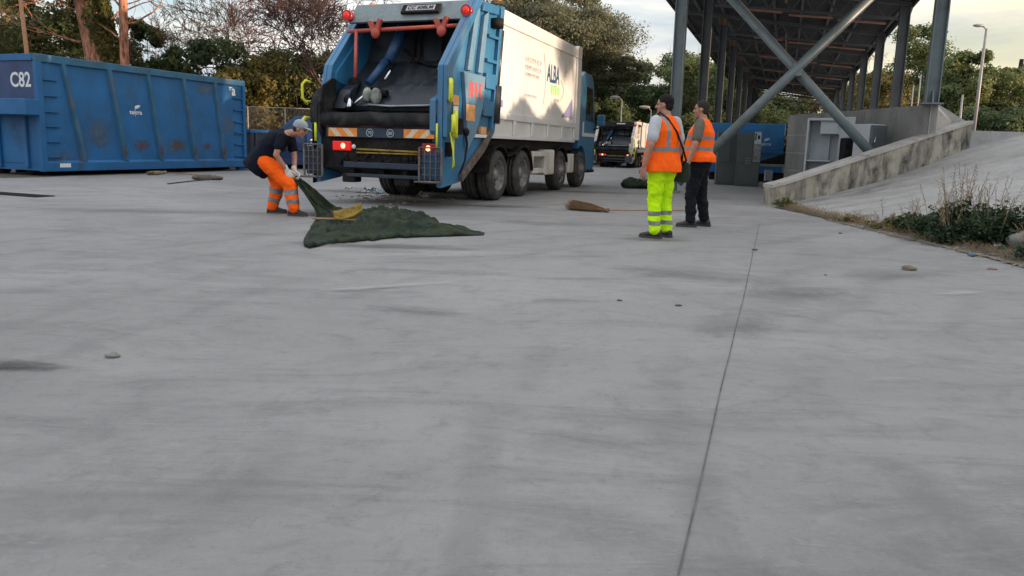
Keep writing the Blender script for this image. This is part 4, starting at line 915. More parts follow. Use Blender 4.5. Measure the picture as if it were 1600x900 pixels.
def head(body, c, fwd, up, par, hair, hairmat):
    """c: head centre"""
    f = Vector(fwd).normalized(); u = (Vector(up)-f*Vector(up).dot(f)).normalized(); l = u.cross(f); c = Vector(c)
    M = Matrix((( f.x, l.x, u.x), (f.y, l.y, u.y), (f.z, l.z, u.z)))
    P = lambda a, b, z: c+M @ Vector((a, b, z))
    body.ell(P(-.010, 0, .025), .098, .077, .098, M, 16)            # skull
    body.ell(P(.020, 0, -.040), .068, .060, .078, M, 16)            # face and jaw
    body.ell(P(.060, 0, -.098), .024, .026, .020, M, 10)            # chin
    frust(body, P(.082, 0, .010), P(.106, 0, -.026), .010, .014); body.ell(P(.101, .012, -.032), .010, .009, .008, M, 8); body.ell(P(.101, -.012, -.032), .010, .009, .008, M, 8)
    body.ell(P(.076, 0, .030), .018, .045, .010, M, 10)             # brow
    for s in (-1, 1):
        body.ell(P(-.004, s*.078, -.012), .018, .008, .030, M, 10); body.ell(P(.05, s*.042, -.03), .024, .022, .028, M, 10)
    body.ell(P(.082, 0, -.062), .011, .022, .007, M, 8); body.ell(P(.080, 0, -.073), .011, .019, .007, M, 8)
    for s in (-1, 1):
        e = MB(); e.ell(P(.079, s*.030, .008), .010, .013, .008, M, 8); e.build('eye', EYE, par)
    e = MB(); e.ell(P(.085, 0, -.067), .010, .018, .006, M, 8); e.build('mouth', LIP, par)
    if hair:
        h = MB(); t = hair-.003
        h.ell(P(-.018, 0, .040), .098+t, .080+t, .092+t, M, 16); h.ell(P(-.045, 0, -.02), .062+t, .074+t*.6, .066, M, 14)
        def pk(p): return 0
        o = fuse(h, 'hair', hairmat, par, .007, 2, .004, 40, (1, 1, 1))
        # cut away the face side
        bm = bmesh.new(); bm.from_mesh(o.data); Mi = M.inverted()
        dele = []
        for v in bm.verts:
            q = Mi @ (v.co-c)
            if (q.x > .052 and q.z < .062) or (q.x > .018 and q.z < -.005) or (q.x > -.03 and q.z < -.03 and abs(q.y) > 0) or q.z < -.075: dele.append(v)
        bmesh.ops.delete(bm, geom=dele, context='VERTS'); bm.to_mesh(o.data); bm.free()
    return M, P
def shoe(par, ankle, toe, gz=0):
    a = Vector(ankle); t = Vector(toe); d = (t-a); d.z = 0; d.normalize(); s = Vector((-d.y, d.x, 0))
    up = Vector((0, 0, 1)); g = Vector((a.x, a.y, gz))
    m = MB()
    loft(m, [(g-d*.085+up*.045, s*.032, up*.040), (g-d*.06+up*.055, s*.042, up*.052), (g+up*.06, s*.044, up*.058), (g+d*.07+up*.048, s*.046, up*.045), (g+d*.13+up*.038, s*.049, up*.034), (g+d*.175+up*.033, s*.043, up*.028), (g+d*.20+up*.03, s*.026, up*.020)], 16)
    frust(m, g+up*.06-d*.01, g+up*.115-d*.01, .047, .045)
    sh = fuse(m, 'shoe', SHOE, par, .008, 2)
    m = MB(); pl = [(-.095, .02), (-.08, .04), (-.02, .04), (.05, .042), (.12, .054), (.17, .046), (.205, .022)]
    pts = [g+d*x+s*y for x, y in pl]+[g+d*x-s*y for x, y in pl[::-1]]
    m.add([(p.x, p.y, gz+.003) for p in pts]+[(p.x, p.y, gz+.030) for p in pts], [list(range(14)), list(range(27, 13, -1))]+[[i, i+14, (i+1) % 14+14, (i+1) % 14] for i in range(14)])
    m.build('sole', SOLE, sh)

def standing(name, X, Y, rz, label, H, look, build, shirt, trous, vest, hair, hairm, bag=False, bulk=1.0, bands=1, armsw=0.0, stance=0.0):
    root = empty(name, (X, Y, 0), rz, label, 'person'); k = H/1.78
    V = lambda x, y, z: Vector((x, y, z))*k
    Xv, Yv = Vector((1, 0, 0)), Vector((0, 1, 0))
    b = MB()
    hip = [V(0, s*.095, .93) for s in (1, -1)]; knee = [V(.02+stance*s*.06, s*.115, .50) for s in (1, -1)]; ank = [V(-.03+stance*s*.10, s*.125, .09) for s in (1, -1)]
    sho = [V(-.01, s*.185*bulk**.5, 1.46) for s in (1, -1)]; elb = [V(-.04+armsw*(s > 0), s*.245*bulk, 1.165) for s in (1, -1)]; wri = [V(.035+armsw*(s > 0), s*.255*bulk, .905) for s in (1, -1)]
    for i in range(2):
        chain(b, [(hip[i], .085), (knee[i], .058), (ank[i], .042)]); a = ank[i]; chain(b, [(a, .036), (a+Vector((.10, 0, -.045)), .022)])
        chain(b, [(sho[i], .058), (elb[i], .043), (wri[i], .029)])
        s = 1 if i == 0 else -1
        hand(b, wri[i], (.12, 0, -1), (1, 0, .1), (0, -s, 0), 0, .4)
    tor = lambda g: [(V(0, 0, .84), Xv*(.10*bulk+g)*k, Yv*(.15*bulk+g)*k), (V(0, 0, .94), Xv*(.125*bulk+g)*k, Yv*(.172*bulk+g)*k), (V(.022*bulk, 0, 1.07), Xv*(.130*bulk+g)*k, Yv*(.165*bulk+g)*k), (V(.012, 0, 1.2), Xv*(.125*bulk+g)*k, Yv*(.168*bulk**.7+g)*k),
                   (V(-.005, 0, 1.34), Xv*(.122*bulk**.7+g)*k, Yv*(.182*bulk**.5+g)*k), (V(-.012, 0, 1.44), Xv*(.098+g)*k, Yv*(.178+g)*k), (V(-.018, 0, 1.505), Xv*(.065+g*.8)*k, Yv*(.115+g*.6)*k), (V(-.012, 0, 1.535), Xv*(.055+g*.3)*k, Yv*(.06+g*.2)*k)]
    loft(b, tor(0)); chain(b, [(V(-.02, 0, 1.50), .062), (V(.005, 0, 1.585), .060)])
    hc = V(.022, 0, 1.662); head(b, hc, look, (0, 0, 1), root, hair, hairm)
    fuse(b, 'body', SKIN, root, .0065, 2)
    # t-shirt
    m = MB(); loft(m, tor(.010)[1:]); 
    for i in range(2):
        dl = (elb[i]-sho[i]); chain(m, [(sho[i], .066*bulk**.4), (sho[i]+dl*.70, .064*bulk**.4)])
    fuse(m, 'shirt', shirt, root, .008, 2, .009, 11, (1, 1, .7), None, 3)
    # trousers
    m = MB(); loft(m, [(V(0, 0, .80), Xv*.10*k, Yv*.15*k), (V(0, 0, .88), Xv*(.135*bulk)*k, Yv*(.185*bulk)*k), (V(0, 0, 1.0), Xv*(.135*bulk)*k, Yv*(.180*bulk)*k)])
    for i in range(2): chain(m, [(hip[i]+V(0, 0, -.02), .105*bulk), (knee[i], .085), ((knee[i]+ank[i])/2, .078), (ank[i]+V(0, 0, .02), .074)])
    refl = trous is YEV
    def pkt(p):
        z = p.z/k
        return 1 if refl and (.285 < z < .345 or .165 < z < .225) else 0
    fuse(m, 'trousers', [trous, REFL] if refl else trous, root, .008, 2, .017, 8, (1, 1, 1.3), pkt if refl else None, 5)
    for i in range(2): shoe(root, ank[i], ank[i]+Vector((.3, .06*(1 if i == 0 else -1), 0)))
    # vest
    m = MB(); loft(m, [(V(0.0, 0, vest), Xv*(.172*bulk)*k, Yv*(.222*bulk)*k), (V(0.0, 0, vest+.07), Xv*(.168*bulk)*k, Yv*(.218*bulk)*k)]+tor(.030)[2:6]+[(V(-.018, 0, 1.512), Xv*.085*k, Yv*.135*k), (V(-.014, 0, 1.53), Xv*.070*k, Yv*.085*k)])
    def pkv(p):
        x, y, z = p.x/k, p.y/k, p.z/k
        if 1.085 < z < 1.14: return 1
        if bands == 2 and 1.235 < z < 1.285: return 1
        if z > 1.14 and bands == 1 and .095 < abs(y) < .145: return 1
        if bands == 2 and z > 1.285 and .10 < abs(y) < .14 and x > 0: return 1
        return 0
    fuse(m, 'vest', [ORV, REFL], root, .0075, 2, .012, 8, (1, 1, .6), pkv, 7)
    if bag:
        m = MB(); pts = []
        pts = [V(.13*bulk+.06, -.12, 1.15), V(.14, .0, 1.30), V(.09, .10, 1.49), V(0, .125, 1.565), V(-.10, .09, 1.49), V(-.182, .0, 1.33), V(-.165*bulk, -.10, 1.13), V(-.13*bulk, -.20*bulk, .98), V(-.06, -.265*bulk, .93)]
        m.tube(pts, .013, 8); m.build('bag_strap', BLACKM, root)
        m = MB(); loft(m, [(V(-.04, -.285*bulk, .70), Xv*.11, Yv*.035), (V(-.04, -.29*bulk, .80), Xv*.13, Yv*.055), (V(-.04, -.285*bulk, .93), Xv*.12, Yv*.04), (V(-.04, -.28*bulk, .96), Xv*.10, Yv*.02)], 16)
        fuse(m, 'shoulder_bag', BAGM, root, .01, 2, .006, 10)
    return root
pA = px_ground(1026, 371)
standing('person', pA.x+.02, pA.y, math.radians(134), 'man in orange vest and neon yellow trousers with shoulder bag, hands at his sides', 1.76, (1, .42, -.02), 1, SHIRTG, YEV, .84, .005, HAIR, True, 1.32, 1)
pB = px_ground(1086, 354)
standing('person', pB.x, pB.y, math.radians(156), 'man in orange vest and dark charcoal trousers standing behind the one in yellow trousers', 1.80, (1, .10, -.03), 1, SHIRTO, TROUSN, .93, .004, HAIRG, False, 1.34, 2, .06, .8)

def bending():
    c = px_ground(445, 335); root = empty('person', (c.x, c.y, 0), 0, 'bending man in navy t-shirt, white cap and orange trousers dragging the tarpaulin', 'person')
    # local: x to the right of the picture, y away from the camera
    hipc = Vector((-.27, 0, .83)); shc = Vector((.03, -.02, 1.16)); ax = (shc-hipc).normalized(); n_ = Vector((-ax.z, 0, ax.x)); Yv = Vector((0, 1, 0))
    hipR, hipL = hipc+Vector((.02, -.10, -.05)), hipc+Vector((0, .10, -.05))
    kneeR, ankR = Vector((.13, -.14, .45)), Vector((.19, -.17, .085)); kneeL, ankL = Vector((-.13, .13, .46)), Vector((-.22, .15, .085))
    shR, shL = shc+Vector((.02, -.185, -.03)), shc+Vector((.02, .185, -.03)); elR, wrR = Vector((-.02, -.27, .87)), Vector((.10, -.19, .66)); elL, wrL = Vector((.12, .12, .86)), Vector((.17, -.04, .64))
    b = MB(); hd = Vector((.26, -.03, 1.245)); fw = Vector((1, -.12, -.38))
    chain(b, [(hipR, .085), (kneeR, .058), (ankR, .042)]); chain(b, [(hipL, .085), (kneeL, .058), (ankL, .042)])
    for a in (ankR, ankL): chain(b, [(a, .036), (a+Vector((.10, 0, -.045)), .022)])
    chain(b, [(shR, .056), (elR, .042), (wrR, .03)]); chain(b, [(shL, .056), (elL, .042), (wrL, .03)])
    tor = lambda g: [(hipc-ax*.08, n_*(.11+g), Yv*(.14+g)), (hipc+ax*.03+n_*.015, n_*(.14+g), Yv*(.165+g)), (hipc+ax*.18+n_*.04, n_*(.15+g), Yv*(.17+g)), (hipc+ax*.32+n_*.03, n_*(.135+g), Yv*(.18+g)), (hipc+ax*.42, n_*(.11+g), Yv*(.175+g)), (hipc+ax*.49-n_*.01, n_*(.07+g), Yv*(.11+g))]
    loft(b, tor(0)); chain(b, [(shc, .062), (hd-Vector((.07, 0, .05)), .055)])
    hand(b, wrR, (.45, .1, -.9), (.7, .3, .3), (-.1, 1, .1), 0, .9); hand(b, wrL, (.3, -.1, -.95), (.7, -.3, .3), (-.1, -1, .1), 0, .9)
    M, P = head(b, hd, fw, (0.35, 0, 1), root, .004, HAIRG)
    fuse(b, 'body', SKIN, root, .0065, 2)
    m = MB(); loft(m, [(hipc-ax*.25-n_*.0, n_*.20, Yv*.22), (hipc-ax*.10-n_*.0, n_*.195, Yv*.21), (hipc-ax*.02+n_*.01, n_*.18, Yv*.20)]+tor(.022)[2:])
    dl = elR-shR; chain(m, [(shR, .072), (shR+dl*.55, .072)]); dl = elL-shL; chain(m, [(shL, .072), (shL+dl*.6, .072)])
    fuse(m, 'shirt', SHIRTN, root, .008, 2, .014, 7, (1, 1, 1), None, 2)
    m = MB(); loft(m, [(hipc-ax*.20, n_*.11, Yv*.16), (hipc-ax*.10, n_*.15, Yv*.178), (hipc+ax*.0, n_*.14, Yv*.17)])
    def legs(mm, g=0):
        for h, kn, an in ((hipR, kneeR, ankR), (hipL, kneeL, ankL)): chain(mm, [(h, .125), (kn, .108), (kn*.5+an*.5, .095), (an+Vector((0, 0, .03)), .085)])
    legs(m)
    def pk(p):
        best = None
        for kn, an in ((kneeR, ankR), (kneeL, ankL)):
            d = an-kn; t = (p-kn).dot(d)/d.length_squared; ds = (p-(kn+d*t)).length
            if best is None or ds < best[0]: best = (ds, t)
        t = best[1]
        return 1 if (.22 < t < .42 or .60 < t < .78) and p.z < .5 else 0
    fuse(m, 'trousers', [ORV, REFL], root, .008, 2, .014, 8, (1, 1, 1.2), pk, 4)
    shoe(root, ankR, ankR+Vector((.3, -.05, 0))); shoe(root, ankL, ankL+Vector((.3, .03, 0)))
    for w_, d_, s_, p_ in ((wrR, (.45, .1, -.9), (.7, .3, .3), (-.1, 1, .1)), (wrL, (.3, -.1, -.95), (.7, -.3, .3), (-.1, -1, .1))):
        m = MB(); hand(m, w_, d_, s_, p_, .004, .9); dd = Vector(d_).normalized(); chain(m, [(Vector(w_)-dd*.05, .038), (w_, .033)]); fuse(m, 'glove', GLOVE, root, .006, 1)
    m = MB(); m.ell(P(-.012, 0, .055), .108, .092, .082, M, 16); m.ell(P(-.02, 0, .03), .106, .091, .05, M, 14)
    fuse(m, 'cap', CAPM, root, .007, 2)
    m = MB(); loft(m, [(P(.05, 0, .045), M @ Vector((0, .075, 0)), M @ Vector((.0, 0, .010))), (P(.12, 0, .046), M @ Vector((0, .066, 0)), M @ Vector((0, 0, .009))), (P(.165, 0, .038), M @ Vector((0, .04, 0)), M @ Vector((0, 0, .006)))], 16)
    m.build('cap_brim', CAPM, root)
    return root, c
man, manc = bending()

# ============================================================ things lying about
# ---- the tarpaulin being dragged
def tarpaulin():
    hand_pt = manc+Vector((.19, -.13, .56))
    G = lambda x, y: px_ground(x, y)
    c0 = px_ground(505, 336)
    rowsA = [(hand_pt+Vector((.02, .05, .02)), 0), (hand_pt.lerp(G(521, 324), .45), 1), (G(524, 328), 2), (G(560, 333), 3), (G(600, 333), 4), (G(640, 336), 5), (G(685, 352), 6), (G(725, 361), 7), (G(757, 365), 8)]
    rowsB = [(hand_pt+Vector((.0, -.04, -.03)), 0), (hand_pt.lerp(G(497, 340), .45), 1), (G(495, 340), 2), (G(474, 383), 3), (G(520, 382), 4), (G(580, 376), 5), (G(640, 372), 6), (G(700, 370), 7), (G(756, 368), 8)]
    NU, NV = 200, 80
    def samp(rows, t):
        t = t*8; i = min(7, int(t)); f = t-i
        g = lambda k: rows[max(0, min(8, k))][0]
        p0, p1, p2, p3 = g(i-1), g(i), g(i+1), g(i+2)
        return .5*((2*p1)+(p2-p0)*f+(2*p0-5*p1+4*p2-p3)*f*f+(3*p1-p0-3*p2+p3)*f**3)
    m = MB()
    for i in range(NU+1):
        t = i/NU; a, b = samp(rowsA, t), samp(rowsB, t)
        edgeA = .10*noise.noise(Vector((t*11, 1, 1)))+.06*noise.noise(Vector((t*31, 1, 1))); edgeB = .05*noise.noise(Vector((t*15, 7, 2)))+.035*noise.noise(Vector((t*37, 7, 2)))
        for j in range(NV+1):
            s = j/NV; p = a.lerp(b, s+edgeA*(1-s)+edgeB*s)
            lift = min(1, max(0, (t-.2)/.12)); q = Vector((p.x, p.y, 0))
            rg = lambda v: (1-min(1, abs(noise.noise(v))*2.6))**2
            wq = Vector((noise.noise(Vector((q.x*1.1, q.y*1.4, 30))), noise.noise(Vector((q.x*1.1, q.y*1.4, 40))), 0))*.35
            dd = q+wq-c0; rad = math.hypot(dd.x, dd.y); th = math.atan2(dd.y, dd.x)
            fold = .085*rg(Vector((th*3.2, rad*.55, 2)))*min(1, rad*1.2)+.06*rg(Vector((th*6.5+3, rad*1.1, 7)))*min(1, rad)+.045*rg(Vector((dd.x*3.0-dd.y*1.2, dd.y*4.2+dd.x, 5)))+.018*rg(Vector((dd.x*7+dd.y*3, dd.y*9, 5)))
            env = math.sin(PI*min(1, max(0, s)))**.35
            h = (.012+fold*1.05*env*(1-.5*max(0, t-.75)/.25))*lift
            if t > .25: h += .05*env*math.exp(-((t-.52)/.15)**2)*math.exp(-((s-.15)/.22)**2)+.06*env*math.exp(-((t-.78)/.06)**2)*math.exp(-((s-.3)/.25)**2)
            up = max(0, p.z)
            sag = Vector((.03*math.sin(s*15+t*4), .03*math.sin(s*11), .03*math.sin(s*19+t*5)+.02*math.sin(s*33)))*(1-lift)*min(1, t*8)
            m.v.append(tuple(Vector((p.x, p.y, up+h))+sag))
    n = NV+1
    for i in range(NU):
        for j in range(NV): m.f.append([i*n+j, i*n+j+1, (i+1)*n+j+1, (i+1)*n+j]); m.m.append(0); m.sm.append(True)
    for k in range(len(m.v)):
        if m.v[k][2] < .006: m.v[k] = (m.v[k][0], m.v[k][1], .006)
    o = m.build('tarpaulin', TARP); s = o.modifiers.new('s', 'SOLIDIFY'); s.thickness = .006
    tag(o, 'crumpled dark green tarpaulin spread on the ground and pulled up by one corner', 'tarpaulin')
tarpaulin()
# ---- yellow scoop with a wooden handle on the tarpaulin
c = px_ground(546, 341, .22); root = empty('yellow_scoop', c, math.radians(6), 'dirty yellow plastic scoop lying on the tarpaulin', 'scoop')
m = MB(); NX, NY = 18, 10
for i in range(NX+1):
    for j in range(NY+1):
        u, v = i/NX*2-1, j/NY*2-1; w = .09*(1-.35*abs(u)**2.2); m.v.append((u*.165, v*w, .005+.08*abs(v)**2.5+.04*abs(u)**3+.02*u))
for i in range(NX):
    for j in range(NY): k = i*(NY+1)+j; m.f.append([k, k+1, k+NY+2, k+NY+1]); m.m.append(0); m.sm.append(True)
o = m.build('scoop_shell', YTRAY, root); o.rotation_euler = (math.radians(32), math.radians(-12), .1); sm_ = o.modifiers.new('s', 'SOLIDIFY'); sm_.thickness = .008
m = MB(); m.tube([(-.40, -.08, .0), (-.1, -.10, .0), (.08, -.10, -.01)], .011, 8); m.build('handle', WOOD, root)
# ---- twig broom
def broom(p0, p1, p2, label, bristle, hr=.013, w=.13, name='broom'):
    """p0 bristle end, p1 binding, p2 handle end"""
    root = empty(name, p0, 0, label, 'broom'); r = random.Random(5); m = MB(); q1 = p1-p0; d = (-q1).normalized(); sd_ = Vector((-d.y, d.x, 0)).normalized()
    for i in range(300):
        a = r.uniform(0, 2*PI); rr = math.sqrt(r.random()); sp = Vector((sd_.x*math.cos(a)*rr, sd_.y*math.cos(a)*rr, .45*math.sin(a)*rr))
        e = q1*(r.random()*.22)-d*0+sp*w+Vector((0, 0, w*.42)); b = q1+sp*.035+Vector((0, 0, .04)); md = b.lerp(e, .5)+sp*w*.25
        m.tube([b, md, e], .0028, 3, 0, False, False)
    m.build('bristles', bristle, root)
    m = MB(); m.tube([q1+Vector((0, 0, .04))-d*.03, q1+Vector((0, 0, .04))+d*.05], .04, 10); m.build('binding', bristle, root)
    m = MB(); m.tube([q1+Vector((0, 0, .04)), p2-p0+Vector((0, 0, .03))], hr, 8); m.build('handle', WOOD, root); return root
broom(px_ground(887, 327), px_ground(948, 332), px_ground(1068, 331), 'twig broom with fanned straw bristles lying near the yellow trousers', STRAW, .012, .20)
broom(px_ground(234, 274), px_ground(258, 271), px_ground(325, 276), 'small pale broom lying in front of the C82 container', mat('pale_bristles', (.36, .31, .20), .8, 0, .25, 30), .014, .13)
m = MB(); c = px_ground(323, 281)
for i in range(3): m.ell((c.x+.16*i-.15, c.y+.03*i, .05), .22, .16, .07+.02*(i % 2))
tag(fuse(m, 'rag', mat('brown_rag', (.09, .075, .06), .9, 0, .3, 9), None, .015, 2, .03, 6), 'crumpled brown rag lying on the ground before the C82 container', 'rag')
m = MB(); m.tube([px_ground(262, 288)+Vector((0, 0, .012)), px_ground(300, 284)+Vector((0, 0, .02)), px_ground(346, 280)+Vector((0, 0, .012))], .014, 6); tag(m.build('stick', BARKD), 'thin dark stick on the ground below the brown rag', 'stick')
# ---- bundled tarp by the trucks
c = px_ground(993, 294); m = MB()
m.ell((c.x, c.y, .10), .42, .34, .17); m.ell((c.x-.15, c.y-.05, .14), .24, .22, .17); m.ell((c.x+.28, c.y+.05, .10), .26, .24, .15); m.ell((c.x+.05, c.y, .18), .2, .2, .12)
tag(fuse(m, 'folded_tarpaulin', TARP, None, .015, 2, .05, 5), 'small dark green tarpaulin bundle heaped on the ground near the distant truck', 'tarpaulin')
# ---- litter under the truck
r = random.Random(11); LB = mat('litter_pale_blue', (.38, .55, .62), .7, 0, .3, 9); LW = mat('litter_white', (.5, .5, .48), .7, 0, .2, 9)
def scrap(x, y, w, h, mt, label):
    c = px_ground(x, y); m = MB(); n = 9
    for i in range(n):
        for j in range(5):
            u, v = i/(n-1)-.5, j/4-.5; m.v.append((c.x+u*w*(1-.3*abs(v)), c.y+v*h, .008+.11*abs(noise.noise(Vector((u*5+x, v*5, y))))))
    for i in range(n-1):
        for j in range(4): k = i*5+j; m.f.append([k, k+1, k+6, k+5]); m.m.append(0); m.sm.append(False)
    o = m.build('litter_scrap', mt); s = o.modifiers.new('s', 'SOLIDIFY'); s.thickness = .004; tag(o, label, 'litter', 'litter fallen behind the truck')
for a in ((544, 295, .22, .12, LW, 'flat white scrap of litter, leftmost behind the truck'), (578, 297, .26, .3, LB, 'widest pale blue scrap of litter behind the truck tail'), (590, 302, .2, .2, LB, 'pale blue crumpled scrap just right of the widest blue one'),
          (566, 301, .3, .08, LW, 'thin white strip of litter beside the blue scraps'), (601, 308, .14, .1, LW, 'small white scrap in front of the left rear tyre'), (598, 292, .1, .1, LW, 'small white scrap beside the left rear tyre, nearest the truck'), (664, 309, .2, .12, LW, 'white scrap of litter between the rear tyres')): scrap(*a)
m = MB()
for i in range(170):
    c = px_ground(r.gauss(615, 34), r.gauss(308, 5.5)); s = r.uniform(.008, .03); m.box((c.x-s, c.y-s, .004), (c.x+s*r.random(), c.y+s*r.random(), .006+s*.6))
tag(m.build('crumbs', mat('mixed_crumbs', (.28, .24, .2), .8, 0, .6, 25)), kind='stuff')
m = MB()
for i in range(520):
    c = px_ground(r.uniform(0, 1500), r.uniform(262, 570)) if i > 500 else px_ground(r.uniform(60, 520), r.uniform(258, 275)); s = r.uniform(.0015, .005); m.ell((c.x, c.y, s*.4), s, s*r.uniform(.5, 1), s*.6, None, 4)
tag(m.build('grit', mat('grit', (.14, .125, .11), .9, 0, .5, 5)), kind='stuff')
# ---- drain grate
c = px_ground(32, 305); root = empty('drain_grate', c, YAW-PI/2, 'dark rusty drain grate set in the concrete at the left edge', 'grate')
m = MB(); m.box((-1.0, -.17, .004), (.62, -.15, .016)); m.box((-1.0, .15, .004), (.62, .17, .016)); m.box((-1.0, -.149, .004), (-.98, .149, .016)); m.box((.6, -.149, .004), (.62, .149, .016)); m.build('frame', BLACKM, root)
m = MB()
for i in range(38): x = -.96+i*.041; m.box((x, -.149, .004), (x+.022, .149, .013))
m.build('bars', BLACKM, root)
# ---- stones
def stone(x, y, sx, sy, sz, label, mt=ROCKM, seed=1, z=0):
    c = px_ground(x, y); m = MB(); m.ell((0, 0, sz*.6), sx, sy, sz, None, 16)
    for k in range(len(m.v)):
        v = Vector(m.v[k]); f = 1+.30*noise.noise(Vector((v.x/sx, v.y/sy, v.z/sz))*1.3+Vector((seed, 0, 0)))+.10*noise.noise(Vector((v.x/sx, v.y/sy, v.z/sz))*4)
        m.v[k] = (v.x*f, v.y*f, max(0, v.z*f))
    o = m.build('stone', mt); o.location = (c.x, c.y, z); tag(o, label, 'stone')
stone(175, 558, .036, .025, .014, 'single flat brown stone on the concrete at lower left')
stone(1420, 422, .07, .05, .028, 'brown broken stone lying on the concrete before the weeds', mat('brown_stone', (.14, .115, .08), .9, 0, .2, 9), 4)
stone(1550, 421, .05, .03, .012, 'flat reddish chip lying at far right before the weeds', mat('reddish_stone', (.22, .14, .11), .9, 0, .2, 9), 6)
for i, (x, y, s, lb) in enumerate(((968, 470, .02, 'tiny dark pebble on the bare concrete right of centre'), (1060, 478, .024, 'small dark pebble left of the long pavement joint'), (1179, 391, .035, 'dark pebble sitting on the pavement joint'), (1313, 365, .03, 'dark pebble near the foot of the ramp'), (1290, 430, .015, 'tiny pebble between the joint and the brown stone'))): stone(x, y, s, s*.7, s*.3, lb, ASPH, i+9)
# rock at the weeds
for (X, Y, a, b_, h, lb, sd_) in ((6.15, 8.2, .34, .28, .24, 'large pale grey rock half buried in weeds at the right edge', 3), (6.9, 8.7, .30, .26, .26, 'second rock behind the weeds at the right edge', 8)):
    m = MB(); m.ell((0, 0, h*.45), a, b_, h, None, 26)
    for k in range(len(m.v)):
        v = Vector(m.v[k]); q = Vector((v.x/a, v.y/b_, v.z/h)); f = 1+.28*noise.noise(q*1.2+Vector((sd_, 0, 0)))+.12*abs(noise.noise(q*3.5)); m.v[k] = (v.x*f, v.y*f, v.z*f)
    o = m.build('rock', ROCKM); o.location = (X, Y, rampz(X)-.05); tag(o, lb, 'rock')
# plastic bag scraps in the weeds
def bag(x, y, mt, lb, s=.12):
    c = px_ground(x, y); z = max(0, rampz(c.x)) if c.x > 5.4 else 0; m = MB(); m.ell((c.x, c.y, z+s*.5), s, s*.7, s*.6); m.ell((c.x+s*.7, c.y, z+s*.3), s*.6, s*.6, s*.4)
    tag(fuse(m, 'plastic_bag', mt, None, .012, 1, .04, 12), lb, 'bag')
bag(1517, 401, mat('blue_plastic', (.03, .12, .2), .35, 0, .2, 9), 'crumpled blue plastic bag at the foot of the weeds', .045)
bag(1560, 394, LW, 'crumpled white plastic bag at the foot of the weeds', .05)
bag(1268, 316, BLACKM, 'dark crumpled bag at the foot of the parapet', .10)

# ---- dumped fridges and cabinets
p = px_depth(1284, 240, 19.6); root = empty('open_fridge', (p.x, p.y, 0), math.radians(-28), 'tall open pale fridge without door standing against the concrete wall', 'fridge')
W_, D_, H_ = .86, .60, 2.06; m = MB(); t = .05
m.box((-W_/2, 0, .02), (-W_/2+t, D_, H_)); m.box((W_/2-t, 0, .02), (W_/2, D_, H_)); m.box((-W_/2+t+.001, 0, H_-.07), (W_/2-t-.001, D_, H_)); m.box((-W_/2+t+.001, D_-t, .02), (W_/2-t-.001, D_-.001, H_-.071)); m.box((-W_/2+t+.001, 0, .021), (W_/2-t-.001, D_-t-.001, .10))
m.build('cabinet_shell', FRIDGE, root, .012)
m = MB(); m.box((-.10, .12, H_-.42), (W_/2-t-.002, D_-t-.002, H_-.072)); m.build('freezer_box', FRIDGE, root, .01)
m = MB(); m.box((-W_/2+t+.002, .02, .90), (W_/2-t-.14, D_-t-.002, .935)); m.build('shelf', FRIDGE, root, .004)
m = MB(); m.box((.12, .3, .12), (.14, D_-t-.002, H_-.43)); m.build('divider', FRIDGE, root)
M_ = Matrix.Translation((W_/2+.01, -.01, 0)) @ Matrix.Rotation(math.radians(-38), 4, 'Z'); m = MB(); m.box((.0, -.06, .04), (.42, .0, H_+.02), 0, M_); m.build('door', FRIDGE, root, .02)
p = px_depth(1328, 240, 18.6); root = empty('black_fridge', (p.x, p.y, 0), math.radians(-10), 'narrow black appliance wedged between the open fridge and the white one', 'fridge')
m = MB(); m.box((-.14, 0, .02), (.14, .5, 1.52)); m.build('cabinet_shell', BLACKM, root, .015); m = MB(); m.box((-.145, -.02, 1.522), (.145, .5, 1.58)); m.build('white_lid', FRIDGE, root, .01); m = MB(); m.box((-.13, -.035, .1), (.13, -.002, 1.5)); m.build('door', BLACKM, root, .01)
p = px_depth(1358, 240, 17.75); root = empty('grey_fridge', (p.x, p.y, 0), math.radians(28), 'grey fridge with white side standing behind the parapet right of the brace', 'fridge')
m = MB(); m.box((0, .04, .02), (.58, .48, 1.86)); m.build('cabinet_shell', FRIDGE, root, .02)
m = MB(); m.box((.0, -.02, .04), (.58, .038, 1.84)); m.build('dark_door', FRIDGEG, root, .02); m = MB(); m.tube([(.06, -.03, 1.35), (.08, -.06, 1.45), (.12, -.03, 1.55)], .012, 8); m.build('handle', CHROME, root)
